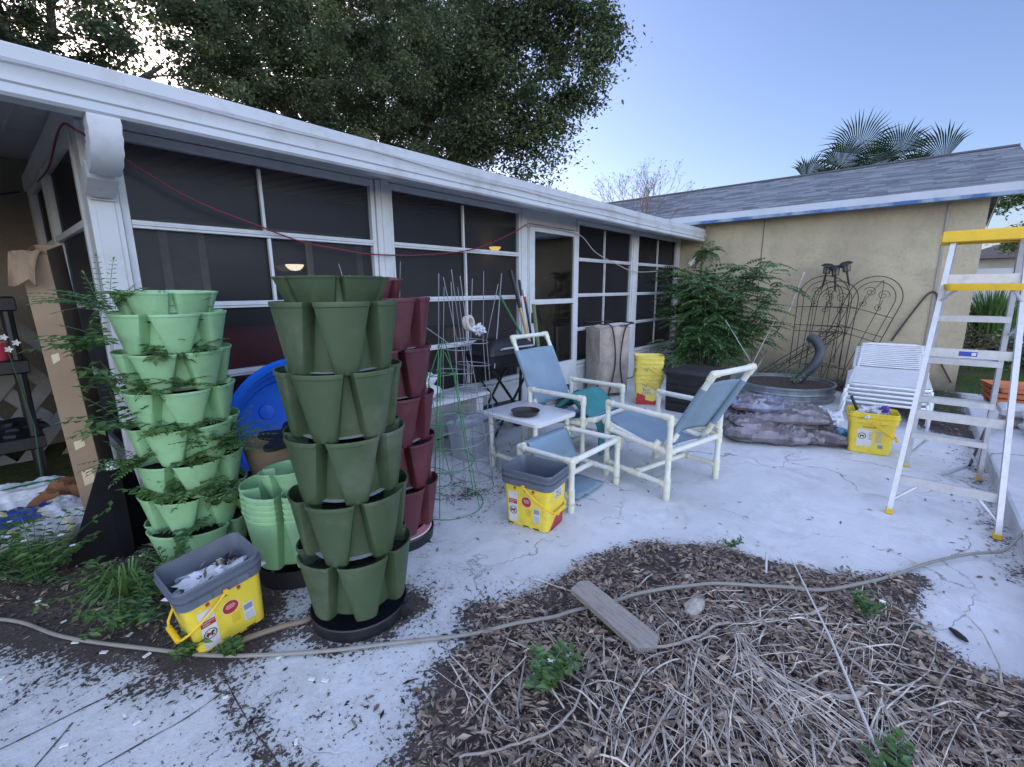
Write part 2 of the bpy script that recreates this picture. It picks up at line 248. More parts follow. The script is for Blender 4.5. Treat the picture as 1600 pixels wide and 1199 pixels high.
# ------------------------------------------------------------------ mesh builder
class MB:
    def __init__(s): s.v = []; s.f = []; s.m = []; s.uv = None
    def add(s, vs_, fs, mi=0):
        o = len(s.v); s.v += [tuple(v) for v in vs_]
        for f in fs: s.f.append(tuple(o+i for i in f)); s.m.append(mi)
        return s
    def box(s, c, d, rz=0, mi=0, M4=None, bev=0):
        x, y, z = d[0]/2, d[1]/2, d[2]/2
        if bev:
            b = min(bev, x*.8, y*.8, z*.8); P = []
            rings = []
            for zz, k in ((-z, b), (-z+b, 0), (z-b, 0), (z, b)):
                xx, yy = x-k, y-k; cc = b*.6
                ring = [(xx-cc, -yy), (xx, -yy+cc), (xx, yy-cc), (xx-cc, yy), (-xx+cc, yy), (-xx, yy-cc), (-xx, -yy+cc), (-xx+cc, -yy)]
                rings.append([(a, b2, zz) for a, b2 in ring])
            P = [p for r in rings for p in r]; F = []
            for i in range(3):
                for j in range(8): F.append((i*8+j, i*8+(j+1) % 8, (i+1)*8+(j+1) % 8, (i+1)*8+j))
            F.append(tuple(range(7, -1, -1))); F.append(tuple(range(24, 32)))
        else:
            P = [(a, b, e) for e in (-z, z) for b in (-y, y) for a in (-x, x)]
            F = [(0, 2, 3, 1), (4, 5, 7, 6), (0, 1, 5, 4), (2, 6, 7, 3), (0, 4, 6, 2), (1, 3, 7, 5)]
        cr, sr = math.cos(rz), math.sin(rz)
        Q = []
        for p in P:
            q = Vector((p[0]*cr-p[1]*sr+c[0], p[0]*sr+p[1]*cr+c[1], p[2]+c[2])); Q.append(M4 @ q if M4 else q)
        return s.add(Q, F, mi)
    def box2(s, a, b, mi=0, bev=0):
        return s.box([(a[i]+b[i])/2 for i in range(3)], [abs(b[i]-a[i]) for i in range(3)], 0, mi, None, bev)
    def tube(s, pts, r, n=8, mi=0, closed=False, cap=True, M4=None):
        pts = [Vector(p) for p in pts]; k = len(pts); rs = r if isinstance(r, (list, tuple)) else [r]*k
        V = []; F = []; up = None
        for i, p in enumerate(pts):
            if closed: t = pts[(i+1) % k]-pts[i-1]
            else: t = pts[min(i+1, k-1)]-pts[max(i-1, 0)]
            if t.length < 1e-9: t = Vector((0, 0, 1))
            t.normalize()
            if up is None:
                up = Vector((0, 0, 1)) if abs(t.z) < .9 else Vector((1, 0, 0))
            sd_ = t.cross(up)
            if sd_.length < 1e-4: sd_ = t.cross(Vector((1, 0, 0)) if abs(t.x) < .9 else Vector((0, 1, 0)))
            sd_.normalize(); up = sd_.cross(t).normalized()
            for j in range(n):
                a = 2*math.pi*j/n; V.append(p+(sd_*math.cos(a)+up*math.sin(a))*rs[i])
        m_ = k if closed else k-1
        for i in range(m_):
            i2 = (i+1) % k
            for j in range(n): F.append((i*n+j, i*n+(j+1) % n, i2*n+(j+1) % n, i2*n+j))
        if cap and not closed: F.append(tuple(range(n-1, -1, -1))); F.append(tuple((k-1)*n+j for j in range(n)))
        if M4: V = [M4 @ v for v in V]
        return s.add(V, F, mi)
    def lathe(s, prof, n=24, c=(0, 0, 0), mi=0, M4=None, cap=False):
        V = []; F = []
        for r, z in prof:
            for j in range(n): a = 2*math.pi*j/n; V.append(Vector((c[0]+r*math.cos(a), c[1]+r*math.sin(a), c[2]+z)))
        for i in range(len(prof)-1):
            for j in range(n): F.append((i*n+j, i*n+(j+1) % n, (i+1)*n+(j+1) % n, (i+1)*n+j))
        if cap: F.append(tuple(range(n-1, -1, -1))); F.append(tuple((len(prof)-1)*n+j for j in range(n)))
        if M4: V = [M4 @ v for v in V]
        return s.add(V, F, mi)
    def leaf(s, p, d, nrm, L, W, mi=0, fold=.15):
        p = Vector(p); d = Vector(d).normalized(); sd_ = d.cross(Vector(nrm))
        if sd_.length < 1e-4: sd_ = d.cross(Vector((.3, .5, .8)))
        sd_.normalize(); u = sd_.cross(d)
        mid = p+d*L*.5-u*W*fold
        return s.add([p, mid+sd_*W*.5+u*W*fold*1.5, p+d*L-u*L*.08, mid-sd_*W*.5+u*W*fold*1.5, mid], [(0, 1, 4), (1, 2, 4), (2, 3, 4), (3, 0, 4)], mi)
    def quad(s, a, b, c, d, mi=0): return s.add([a, b, c, d], [(0, 1, 2, 3)], mi)
    def build(s, name, mats, parent=None, smooth=True, loc=None, solid=0, uvf=None):
        me = bpy.data.meshes.new(name); me.from_pydata(s.v, [], s.f)
        if not isinstance(mats, (list, tuple)): mats = [mats]
        for m in mats: me.materials.append(m)
        if len(mats) > 1: me.polygons.foreach_set('material_index', s.m)
        if uvf:
            uvl = me.uv_layers.new(name='UVMap')
            for lp in me.loops: uvl.data[lp.index].uv = uvf(me.vertices[lp.vertex_index].co)
        me.update()
        if smooth:
            me.polygons.foreach_set('use_smooth', [True]*len(me.polygons))
            try: me.set_sharp_from_angle(angle=R_(38))
            except Exception: pass
        o = bpy.data.objects.new(name, me); COL.objects.link(o)
        if parent: o.parent = parent
        if loc: o.location = loc
        if solid:
            md = o.modifiers.new('solid', 'SOLIDIFY'); md.thickness = solid; md.offset = 0
        return o
def tag(o, label, cat, group=None):
    o['label'] = label; o['category'] = cat
    if group: o['group'] = group
    return o
def thing(name, label, cat, loc=(0, 0, 0), rz=0, group=None):
    o = bpy.data.objects.new(name, None); COL.objects.link(o); o.location = loc; o.rotation_euler = (0, 0, rz); o.empty_display_size = .1
    return tag(o, label, cat, group)
def struct(o, kind='structure'): o['kind'] = kind; return o
def copy_tree(o, parent=None):
    c = o.copy(); COL.objects.link(c); c.parent = parent
    for ch in list(o.children): copy_tree(ch, c)
    return c
def dup(o, label, loc, rot=None):
    c = copy_tree(o); c.location = loc; c['label'] = label
    if rot: c.rotation_euler = rot
    return c
def rrect(hx, hy, r, n=5):
    out = []
    for cx, cy, a0 in ((hx-r, hy-r, 0), (-hx+r, hy-r, 90), (-hx+r, -hy+r, 180), (hx-r, -hy+r, 270)):
        for i in range(n+1): a = R_(a0+90*i/n); out.append((cx+r*math.cos(a), cy+r*math.sin(a)))
    return out
def rrloft(mb, prof, mi=0, n=5, capb=False, capt=False, M4=None):
    V = []; F = []; k = 4*(n+1)
    for z, hx, hy, r in prof: V += [Vector((x, y, z)) for x, y in rrect(hx, hy, r, n)]
    for i in range(len(prof)-1):
        for j in range(k): F.append((i*k+j, i*k+(j+1) % k, (i+1)*k+(j+1) % k, (i+1)*k+j))
    if capb: F.append(tuple(range(k-1, -1, -1)))
    if capt: F.append(tuple((len(prof)-1)*k+j for j in range(k)))
    if M4: V = [M4 @ v for v in V]
    mb.add(V, F, mi)
def text_mesh(mb, s, size, M4, mi=0, ext=.0006):
    cu = bpy.data.curves.new('t', 'FONT'); cu.body = s; cu.size = size; cu.align_x = 'CENTER'; cu.align_y = 'CENTER'; cu.extrude = ext; cu.resolution_u = 2
    o = bpy.data.objects.new('t', cu); COL.objects.link(o); dg = bpy.context.evaluated_depsgraph_get(); me = bpy.data.meshes.new_from_object(o.evaluated_get(dg))
    mb.add([M4 @ v.co for v in me.vertices], [tuple(p.vertices) for p in me.polygons], mi)
    bpy.data.objects.remove(o); bpy.data.curves.remove(cu); bpy.data.meshes.remove(me)
def inpoly(x, y, P):
    c = False; j = len(P)-1
    for i in range(len(P)):
        if (P[i][1] > y) != (P[j][1] > y) and x < (P[j][0]-P[i][0])*(y-P[i][1])/(P[j][1]-P[i][1])+P[i][0]: c = not c
        j = i
    return c
def pdist(x, y, P):
    d = 1e9
    for i in range(len(P)):
        ax, ay = P[i-1]; bx, by = P[i]; dx, dy = bx-ax, by-ay; t = max(0, min(1, ((x-ax)*dx+(y-ay)*dy)/(dx*dx+dy*dy+1e-9)))
        d = min(d, math.hypot(x-ax-dx*t, y-ay-dy*t))
    return d if inpoly(x, y, P) else -d
def nz(x, y, z=0, s=1): return noise.noise(Vector((x*s, y*s, z)))
def spline(pts, k=6):
    P = [Vector(p) for p in pts]; out = []
    for i in range(len(P)-1):
        p0, p1, p2, p3 = P[max(i-1, 0)], P[i], P[i+1], P[min(i+2, len(P)-1)]
        for j in range(k):
            t = j/k; out.append(.5*((2*p1)+(-p0+p2)*t+(2*p0-5*p1+4*p2-p3)*t*t+(-p0+3*p1-3*p2+p3)*t**3))
    out.append(P[-1]); return out

# ================================================================== SETTING
g = MB(); g.quad((-150, -150, -.012), (150, -150, -.012), (150, 150, -.012), (-150, 150, -.012)); struct(g.build('ground', GROUND, smooth=False))
PILE = [(.2, .4), (.42, .72), (.65, .92), (.84, 1.06), (.98, 1.11), (1.17, 1.16), (1.26, 1.27), (1.52, 1.13), (1.87, 1.07), (2.06, 1.03), (2.25, .89), (2.45, .58), (2.48, .26), (2.55, .06), (2.80, -.19), (2.45, -.11), (2.16, -.30), (2.22, -.48), (2.15, -.9), (1, -1.3), (0, -1), (-.3, .1)]
BED = [(-3, 3.25), (-.5, 3.0), (-.14, 2.80), (.03, 2.50), (.27, 2.12), (.36, 1.93), (.44, 1.88), (.56, 1.93), (.66, 2.12), (.74, 2.4), (.74, 2.7), (.95, 2.9), (.95, 3.32), (.52, 3.32), (.4, 4.3), (-3, 4.6)]
FAR = [(5.9, -.57), (6.0, -.35), (6.5, -.1), (7.2, .2), (7.6, .6), (7.9, 1.0), (8.45, 1.6), (8.45, -.57)]
def bh(x, y, P, H, wide, seed):
    d = pdist(x, y, P)+nz(x, y, seed, 7)*.07+nz(x, y, seed, 24)*.025
    t = max(-.3, min(1, d/wide)); base = -.02+(.02+H)*max(0, t)**(.6 if wide < .9 else .9) if t > 0 else -.02
    return base+(nz(x, y, seed+5, 9)*.02+nz(x, y, seed+9, 30)*.008)*max(0, min(1, d/.06))
def hfield(name, P, H, wide, seed, mat, st=.03, kind='structure'):
    xs = [p[0] for p in P]; ys = [p[1] for p in P]; x0, x1, y0, y1 = min(xs)-.1, max(xs)+.1, min(ys)-.1, max(ys)+.1
    nx, ny = int((x1-x0)/st)+1, int((y1-y0)/st)+1; mb = MB(); V = []; F = []
    for j in range(ny):
        for i in range(nx): x, y = x0+i*st, y0+j*st; V.append((x, y, bh(x, y, P, H, wide, seed)))
    for j in range(ny-1):
        for i in range(nx-1):
            a = j*nx+i
            if max(V[a][2], V[a+1][2], V[a+nx][2], V[a+nx+1][2]) > -.015: F.append((a, a+1, a+nx+1, a+nx))
    mb.add(V, F); return struct(mb.build(name, mat), kind)
MULCH = M('mulch_soil', (.06, .045, .036), .95, .6, 30, bump=1., bscale=60, dirt=(.14, .11, .09), damt=.6, dscale=40)
hfield('mulch_mound', PILE, .12, 1.0, 1, MULCH)
hfield('soil_bed', BED, .03, .25, 2, MULCH, .04)
hfield('leaf_strewn_soil', FAR, .02, .2, 3, MULCH, .05)
TW = [(.92, 1.70), (1.4, 2.1), (.6, 2.74)]
def patio():
    mb = MB(); x0, x1, y0, y1, st = -3.0, 8.49, -1.6, 3.3, .06; nx, ny = int((x1-x0)/st)+1, int((y1-y0)/st)+1; V = []; F = []; D = []
    for j in range(ny):
        for i in range(nx):
            x, y = min(x0+i*st, x1), min(y0+j*st, y1); V.append((x, y, 0.0))
            d = 0
            d = max(d, 1.15*math.exp(min(0, pdist(x, y, PILE))*(12 if x > 1.3 else 6.0)))
            d = max(d, 1.2*math.exp(min(0, pdist(x, y, BED))*4.5)); d = max(d, 1.0*math.exp(min(0, pdist(x, y, FAR))*7))
            for tx, ty in TW[:1]: d = max(d, .95*math.exp(-max(0, math.hypot(x-tx, y-ty)-.2)*9))
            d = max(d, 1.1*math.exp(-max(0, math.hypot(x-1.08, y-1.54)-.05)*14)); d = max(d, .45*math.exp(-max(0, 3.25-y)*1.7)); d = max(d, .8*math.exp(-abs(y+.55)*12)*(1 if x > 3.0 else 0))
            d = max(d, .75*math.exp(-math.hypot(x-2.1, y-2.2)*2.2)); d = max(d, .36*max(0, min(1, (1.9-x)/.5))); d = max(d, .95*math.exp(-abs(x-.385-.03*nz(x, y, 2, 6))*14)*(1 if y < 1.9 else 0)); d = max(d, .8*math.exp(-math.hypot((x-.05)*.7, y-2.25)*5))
            D.append(d)
    for j in range(ny-1):
        for i in range(nx-1): a = j*nx+i; F.append((a, a+1, a+nx+1, a+nx))
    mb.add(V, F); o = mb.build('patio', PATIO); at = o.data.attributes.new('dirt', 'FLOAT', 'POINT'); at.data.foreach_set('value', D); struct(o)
patio()
jb = MB()   # expansion joint in the near paving
for pts in ([(-.5, 2.02), (-.16, 1.99), (.05, 1.985), (.19, 1.97), (.27, 1.975)], [(-.1, 1.69), (.04, 1.68), (.16, 1.675), (.25, 1.67), (.37, 1.69)], [(-.14, 1.78), (-.05, 1.88), (.0, 1.94)], [(.40, 1.86), (.385, 1.64), (.38, 1.46), (.385, 1.28), (.37, 1.0)]):
    P = spline([(x_, y_, 0) for x_, y_ in pts], 8)
    for a, b in zip(P, P[1:]):
        d = (b-a).normalized(); n_ = Vector((-d.y, d.x, 0))*(.0022+.0022*nz(a.x, a.y, 3, 20)); jb.quad(a-n_+Vector((0, 0, .003)), b-n_+Vector((0, 0, .003)), b+n_+Vector((0, 0, .003)), a+n_+Vector((0, 0, .003)))
struct(jb.build('paving_joint', MULCH, smooth=False))
# raised slab on the right
sb = MB(); sb.box2((1.2, -6, -.02), (7.05, -.60, .12), bev=.012); struct(sb.build('raised_slab', SLABM))

# ------------------------------------------------------------------ screened porch
FY = 3.30
porch = thing('screened_porch', 'long screened porch with white frames and dark screens under a white gutter', 'porch', (0, FY, 0))
def pbox(name, a, b, mat, par=porch, bev=0): mb = MB(); mb.box2(a, b, bev=bev); return mb.build(name, mat, par)
def pboxes(name, L_, mat, par=porch, bev=.003):
    mb = MB()
    for a, b in L_: mb.box2(a, b, bev=bev)
    return mb.build(name, mat, par)
pboxes('post', [((.47, -.03, 0), (.60, .10, 2.25)), ((.495, -.036, 0), (.575, -.03, 2.25))], WHITE)
pbox('post', (2.19, -.02, 0), (2.31, .08, 2.25), WHITE, bev=.006); pbox('post', (2.235, -.028, 0), (2.265, -.0201, 2.25), WHITE)
pbox('post', (3.99, -.01, 0), (4.09, .08, 2.25), WHITE, bev=.006)
pbox('post', (6.64, -.02, 0), (6.79, .08, 2.25), WHITE, bev=.006)
pbox('post', (8.37, -.01, 0), (8.485, .08, 2.25), WHITE, bev=.006)
pbox('header', (.47, .0, 2.2505), (8.485, .10, 2.36), WHITE)
pbox('header_panel', (4.095, .012, 2.115), (5.095, .07, 2.2495), WHITE)
for a, b in ((.605, 2.185), (2.315, 3.985), (5.105, 6.635), (6.795, 8.365)):
    pboxes('knee_wall', [((a, .02, -.01), (b, .08, .405)), ((a, .0, .36), (b, .019, .40))], WHITE, bev=0)
def window(x0, x1, mx, miss=()):
    fr = pboxes('window_frame', [((x0, -.005, .41), (x0+.035, .05, 2.245)), ((x1-.035, -.005, .41), (x1, .05, 2.245)), ((x0+.0351, -.005, 2.195), (x1-.0351, .05, 2.245)), ((x0+.0351, -.005, .41), (x1-.0351, .05, .455))], FRAME)
    rails = [.88, 1.32, 1.77]
    for z in rails: pboxes('rail', [((x0+.036, -.008, z-.022), (x1-.036, .03, z+.022)), ((x0+.036, -.014, z-.006), (x1-.036, -.0081, z+.006))], FRAME, fr)
    zs = [.455]+rails+[2.195]
    for k in range(4):
        if k in miss: continue
        m_ = mx+(.0 if k == 3 else .02)
        pboxes('mullion', [((m_-.009, -.002, zs[k]+.023), (m_+.009, .022, zs[k+1]-.023))], FRAME, fr, bev=0)
    mb = MB(); mb.quad((x0+.03, .034, .44), (x1-.03, .034, .44), (x1-.03, .034, 2.21), (x0+.03, .034, 2.21)); mb.build('screen', SCREEN, fr, False)
window(.605, 2.185, 1.34, (0, 1)); window(2.315, 3.985, 3.14); window(5.105, 6.635, 5.80); window(6.795, 8.365, 7.55)
# side wall of the porch (faces the covered corner on the left)
sw = porch
pboxes('side_post', [((.455, 1.38, 0), (.515, 1.50, 2.25)), ((.455, 2.36, 0), (.515, 2.55, 2.25))], WHITE)
pbox('side_header', (.44, .101, 2.2505), (.53, 2.55, 2.36), WHITE)
pbox('side_knee_wall', (.46, .101, -.01), (.52, 2.355, .40), WHITE)
for y0, y1 in ((.12, 1.375), (1.505, 2.355)):
    fr = pboxes('side_window_frame', [((.46, y0, .405), (.50, y0+.05, 2.245)), ((.46, y1-.05, .405), (.50, y1, 2.245)), ((.46, y0+.051, 2.2), (.50, y1-.051, 2.245)), ((.46, y0+.051, 1.75), (.49, y1-.051, 1.79)), ((.46, y0+.051, 1.30), (.49, y1-.051, 1.34)), ((.46, y0+.051, .86), (.49, y1-.051, .90))], FRAME)
    mb = MB(); mb.quad((.495, y0, .4), (.495, y1, .4), (.495, y1, 2.22), (.495, y0, 2.22)); mb.build('side_screen', SCREEN, fr, False)
# room behind
mb = MB(); mb.box2((.52, 2.55, -.01), (9.5, 2.75, 2.75)); mb.build('back_wall', INTW, porch, False)
mb = MB(); mb.box2((-6, 2.76, -.01), (.519, 2.96, 2.75)); mb.build('covered_corner_wall', TANW, porch, False)
mb = MB(); mb.box2((8.37, .09, -.01), (8.47, 2.54, 2.4)); mb.build('end_wall', INTW, porch, False)
mb = MB(); mb.box2((.5, .09, -.01), (8.48, 2.549, .03)); mb.build('porch_floor', INTF, porch, False)
# roof pans with eave, ribbed soffit
rf = MB()
def slope(y): return 2.345+(y+.36)*.075
def roofslab(x0, x1, mb, t=.03):
    mb.add([(x0, -.36, slope(-.36)-t), (x1, -.36, slope(-.36)-t), (x1, 2.9, slope(2.9)-t), (x0, 2.9, slope(2.9)-t), (x0, -.36, slope(-.36)), (x1, -.36, slope(-.36)), (x1, 2.9, slope(2.9)), (x0, 2.9, slope(2.9))], [(3, 2, 1, 0), (4, 5, 6, 7), (0, 1, 5, 4), (1, 2, 6, 5), (2, 3, 7, 6), (3, 0, 4, 7)])
roofslab(-6, 8.40, rf)
for k in range(70):
    x = -5.9+k*.2
    if x > 8.3: break
    rf.add([(x, -.34, slope(-.34)-.0305), (x+.012, -.34, slope(-.34)-.0305), (x+.012, 2.5, slope(2.5)-.0305), (x, 2.5, slope(2.5)-.0305), (x, -.34, slope(-.34)-.045), (x+.012, -.34, slope(-.34)-.045), (x+.012, 2.5, slope(2.5)-.045), (x, 2.5, slope(2.5)-.045)], [(7, 6, 5, 4), (0, 4, 5, 1), (3, 2, 6, 7), (0, 3, 7, 4), (1, 5, 6, 2)])
rf.build('roof', ROOFW, porch, False)
def prof_strip(mb, prof, x0, x1, n=60, wob=.004, seed=0):
    V = []; F = []; k = len(prof)
    for i in range(n+1):
        x = x0+(x1-x0)*i/n; w = nz(x, seed, 2.3, 1.1)*wob
        for y, z in prof: V.append((x, y+w*.6, z+w))
    for i in range(n):
        for j in range(k-1): a = i*k+j; F.append((a, a+k, a+k+1, a+1))
    F.append(tuple(range(k))); F.append(tuple(n*k+j for j in range(k-1, -1, -1)))
    mb.add(V, F)
gt = MB(); prof_strip(gt, [(-.36, 2.175), (-.445, 2.178), (-.458, 2.19), (-.455, 2.225), (-.465, 2.232), (-.463, 2.262), (-.472, 2.285), (-.476, 2.300), (-.468, 2.305), (-.36, 2.298)], -6, 8.42)
gt.build('gutter', ROOFW, porch)
ft = MB(); prof_strip(ft, [(-.355, 2.30), (-.455, 2.308), (-.462, 2.318), (-.452, 2.323), (-.456, 2.372), (-.446, 2.380), (-.355, 2.387)], -6, 8.40, wob=.008, seed=4)
ft.build('roof_edge_trim', ROOFW, porch)
wr = MB(); wr.tube([(x, -.482-.004*math.sin(x*3), 2.288+.012*math.sin(x*1.3)+.006*math.sin(x*4.1)) for x in [i*.15 for i in range(-10, 40)]], .003, 5)
wr.build('gutter_wire', GREYC, porch)
# downspout elbow
def spout(mb, pts, hw, hd, mi=0):
    P = [Vector(p) for p in pts]; V = []; F = []
    for i, p in enumerate(P):
        t = (P[min(i+1, len(P)-1)]-P[max(i-1, 0)]).normalized(); x = Vector((1, 0, 0)); n_ = x.cross(t).normalized(); k = 1+.05*(i % 2)
        for sx_, sy_ in ((-1, -1), (0, -1.06), (1, -1), (1, 1), (0, 1.06), (-1, 1)): V.append(p+x*hw*sx_*k+n_*hd*sy_*k)
    for i in range(len(P)-1):
        for j in range(6): F.append((i*6+j, i*6+(j+1) % 6, (i+1)*6+(j+1) % 6, (i+1)*6+j))
    F.append(tuple(range(5, -1, -1))); F.append(tuple((len(P)-1)*6+j for j in range(6))); mb.add(V, F, mi)
ds = MB(); spout(ds, [(.515, -.415, 2.176), (.515, -.415, 2.15), (.515, -.41, 2.12)]+[(.515, -.41+.20*(1-math.cos(a)), 2.12-.13*math.sin(a)) for a in [R_(9*i) for i in range(1, 9)]], .058, .045)
spout(ds, [(.515, -.215+.018*i, 1.985-.008*i) for i in range(9)], .058, .045)
spout(ds, [(.53, -.045, z) for z in (1.96, 1.93, 1.90, 1.87)], .045, .012)
ds.build('downspout', FRAME, porch)
# screen door
dr = MB()
for a, b in (((4.11, -.03, .06), (4.20, .015, 2.10)), ((5.0, -.03, .06), (5.09, .015, 2.10)), ((4.2001, -.03, 2.03), (4.9999, .015, 2.10)), ((4.2001, -.03, 1.225), (4.9999, .015, 1.285)), ((4.2001, -.03, .06), (4.9999, .015, .50))): dr.box2(a, b, bev=.004)
door = dr.build('door', FRAME, porch)
mb = MB(); mb.box2((4.28, -.036, .12), (4.92, -.0301, .44), bev=.003); mb.build('kick_panel', WHITE, door)
mb = MB(); mb.quad((4.19, -.005, .49), (5.01, -.005, .49), (5.01, -.005, 2.04), (4.19, -.005, 2.04)); mb.build('glass', DGLASS, door, False)
mb = MB(); mb.box2((4.13, -.045, 1.02), (4.165, -.0301, 1.14), bev=.004); mb.tube([(4.15, -.045, 1.08), (4.15, -.08, 1.08), (4.15, -.085, 1.0)], .009, 6); mb.build('handle', BLACKP, door)
pboxes('door_jamb', [((4.095, -.01, 0), (4.1095, .07, 2.112)), ((5.0905, -.01, 0), (5.1045, .07, 2.2495))], WHITE, bev=0)
pbox('threshold', (4.11, -.06, -.01), (5.09, .05, .05), STONE)

# things inside the porch
t = thing('sliding_glass_door', 'grey framed sliding door on the back wall seen through the left screens', 'door', (1.32, 5.84, 0))
mb = MB()
for a, b in (((0, -.05, 0), (.07, 0, 2.12)), ((2.2, -.05, 0), (2.27, 0, 2.12)), ((.071, -.05, 2.05), (2.199, 0, 2.12)), ((.33, -.055, 0), (.40, -.0, 2.049)), ((1.5, -.055, 0), (1.57, -.0, 2.049))): mb.box2(a, b)
mb.build('frame', M('grey_door_frame', (.72, .73, .74), .5), t, False)
mb = MB(); mb.box2((.0705, -.02, .02), (.3295, -.01, 2.049)); mb.build('blind_panel', M('grey_blind', (.42, .43, .44), .7), t, False)
mb = MB(); mb.box2((.4005, -.02, .02), (1.4995, -.01, 2.049)); mb.build('dark_glass', M('dark_red_reflection_glass', (.03, .012, .014), .12), t, False)
t = thing('couch', 'dark red couch inside the porch behind the mint planter tower', 'couch', (1.9, 5.0, .03))
mb = MB(); mb.box2((-.5, -.4, 0), (1.0, .4, .42), bev=.05); mb.build('seat', INTRED, t)
mb = MB(); mb.box2((-.5, .25, .4), (1.0, .5, 1.0), bev=.06); mb.build('backrest', INTRED, t)
mb = MB(); mb.box2((-.62, -.4, 0), (-.501, .45, .62), bev=.04); mb.build('armrest', INTRED, t)
mb = MB(); mb.box2((1.001, -.4, 0), (1.12, .45, .62), bev=.04); mb.build('armrest', INTRED, t)
t = thing('side_table', 'small wooden table inside the porch beside the red couch', 'table', (1.55, 4.2, .03))
mb = MB(); mb.lathe([(.0, .72), (.2, .72), (.21, .70), (.2, .68), (0, .68)], 20); mb.build('tabletop', TWOOD, t)
for a in (0, 2.1, 4.2): mb = MB(); mb.tube([(.14*math.cos(a), .14*math.sin(a), .68), (.19*math.cos(a), .19*math.sin(a), 0)], .014, 6); mb.build('leg', TWOOD, t)
def lamp(loc, mat, label):
    t = thing('bowl_lamp', label, 'lamp', loc)
    mb = MB(); mb.lathe([(.0, -.07), (.05, -.062), (.085, -.035), (.105, 0), (.10, .004), (0, .004)], 20); mb.build('lamp_shade', mat, t)
    mb = MB(); mb.box2((-.02, .0, -.03), (.02, .16, .0)); mb.build('bracket', WIREB, t)
lamp((2.60, 5.68, 1.71), LAMPW, 'lit cream bowl lamp glowing just above the dark green planter tower')
lamp((6.15, 5.68, 2.13), LAMPY, 'lit yellow bowl lamp glowing behind the screen left of the door')
t = thing('cardboard_carton', 'brown carton on a low table inside the porch behind the garden tools', 'box', (3.6, 4.1, .03)); mb = MB(); mb.box2((-.2, -.2, .55), (.25, .2, .95)); mb.build('carton', CARD, t, False)
mb = MB(); mb.box2((-.5, -.3, .5), (.9, .3, .54)); mb.build('shelf_board', WOOD, t, False)
for x in (-.45, .85): mb = MB(); mb.box2((x-.03, -.25, 0), (x+.03, .25, .499)); mb.build('leg', WOOD, t, False)
# main house body and its low roof behind the porch (hidden from the patio, shades it)
t = thing('house', 'main house with a low grey shingled roof behind the porch', 'house')
mb = MB(); mb.box2((-8, 6.27, 0), (9.5, 13, 2.7)); mb.build('wall', TANW, t, False)
mb = MB(); mb.add([(-8.3, 6.1, 2.66), (9.8, 6.1, 2.66), (9.8, 9.6, 3.85), (-8.3, 9.6, 3.85), (9.8, 13.2, 2.66), (-8.3, 13.2, 2.66)], [(0, 1, 2, 3), (3, 2, 4, 5), (0, 3, 5), (1, 4, 2)])
mb.build('roof', SHING, t, False, uvf=lambda c: (c.x, c.y))

# ------------------------------------------------------------------ garage
gar = thing('garage', 'yellow tan stucco outbuilding with grey shingle roof and blue smeared fascia', 'garage', (8.5, 0, 0))
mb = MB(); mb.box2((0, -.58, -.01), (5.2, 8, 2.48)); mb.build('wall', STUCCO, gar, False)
for y in (-.21, 1.96, 2.9): pboxes('panel_seam', [((-.006 if y > 0 else -.018, y-.009-(.006 if y < 0 else 0), -.01), (.01, y+.009+(.006 if y < 0 else 0), 2.46))], TANW if y > 0 else M('grey_conduit', (.30, .28, .25), .6), gar, bev=.002)
XE, ZE, XR, ZR = -.27, 2.60, 2.5, 3.52
mb = MB(); mb.add([(XE, -.96, ZE), (XE, 8.2, ZE), (XR, 8.2, ZR), (XR, -.96, ZR), (5.4, -.96, ZE), (5.4, 8.2, ZE)], [(1, 0, 3, 2), (2, 3, 4, 5)])
mb.build('roof', SHING, gar, False, uvf=lambda c: (c.y, c.x*1.054))
mb = MB(); mb.box2((XE-.012, -.97, ZE-.10), (XE+.012, 8.2, ZE-.004)); mb.build('fascia', M('pale_fascia', (.50, .53, .58), .6, .1, 3, dirt=(.3, .35, .42), damt=.5), gar, False)
mb = MB(); mb.box2((XE-.017, -.972, ZE-.145), (XE+.02, 8.2, ZE-.1005)); mb.build('fascia_lower_strip', FBLUE, gar, False)
mb = MB(); mb.quad((XE, -.96, ZE-.12), (XE, 8, ZE-.12), (0, 8, ZE-.12), (0, -.96, ZE-.12)); mb.build('soffit', SOFFIT, gar, False)
mb = MB(); mb.add([(XE, -.965, ZE-.09), (XE, -.965, ZE+.005), (XR, -.965, ZR+.005), (XR, -.965, ZR-.12), (5.4, -.965, ZE+.005), (5.4, -.965, ZE-.09)], [(0, 3, 2, 1), (3, 5, 4, 2)]); mb.build('rake_board', WHITE, gar, False)
mb = MB(); mb.tube([(XR, -.96, ZR+.01), (XR, 8.2, ZR+.01)], .03, 6); mb.build('ridge_cap', SHING, gar)
mb = MB(); mb.tube(spline([(-.02, .16, .64), (-.03, .04, .92), (-.03, -.08, 1.18), (-.03, -.15, 1.30), (-.03, -.21, 1.32), (-.03, -.25, 1.22), (-.03, -.27, .9), (-.03, -.28, .6), (-.03, -.38, .40), (-.05, -.53, .12)]), .011, 6)
tag(mb.build('cable', M('dark_cable', (.06, .035, .035), .6), None, loc=(8.5, 0, 0)), 'dark cable looped over the stucco wall behind the ladder', 'cable')

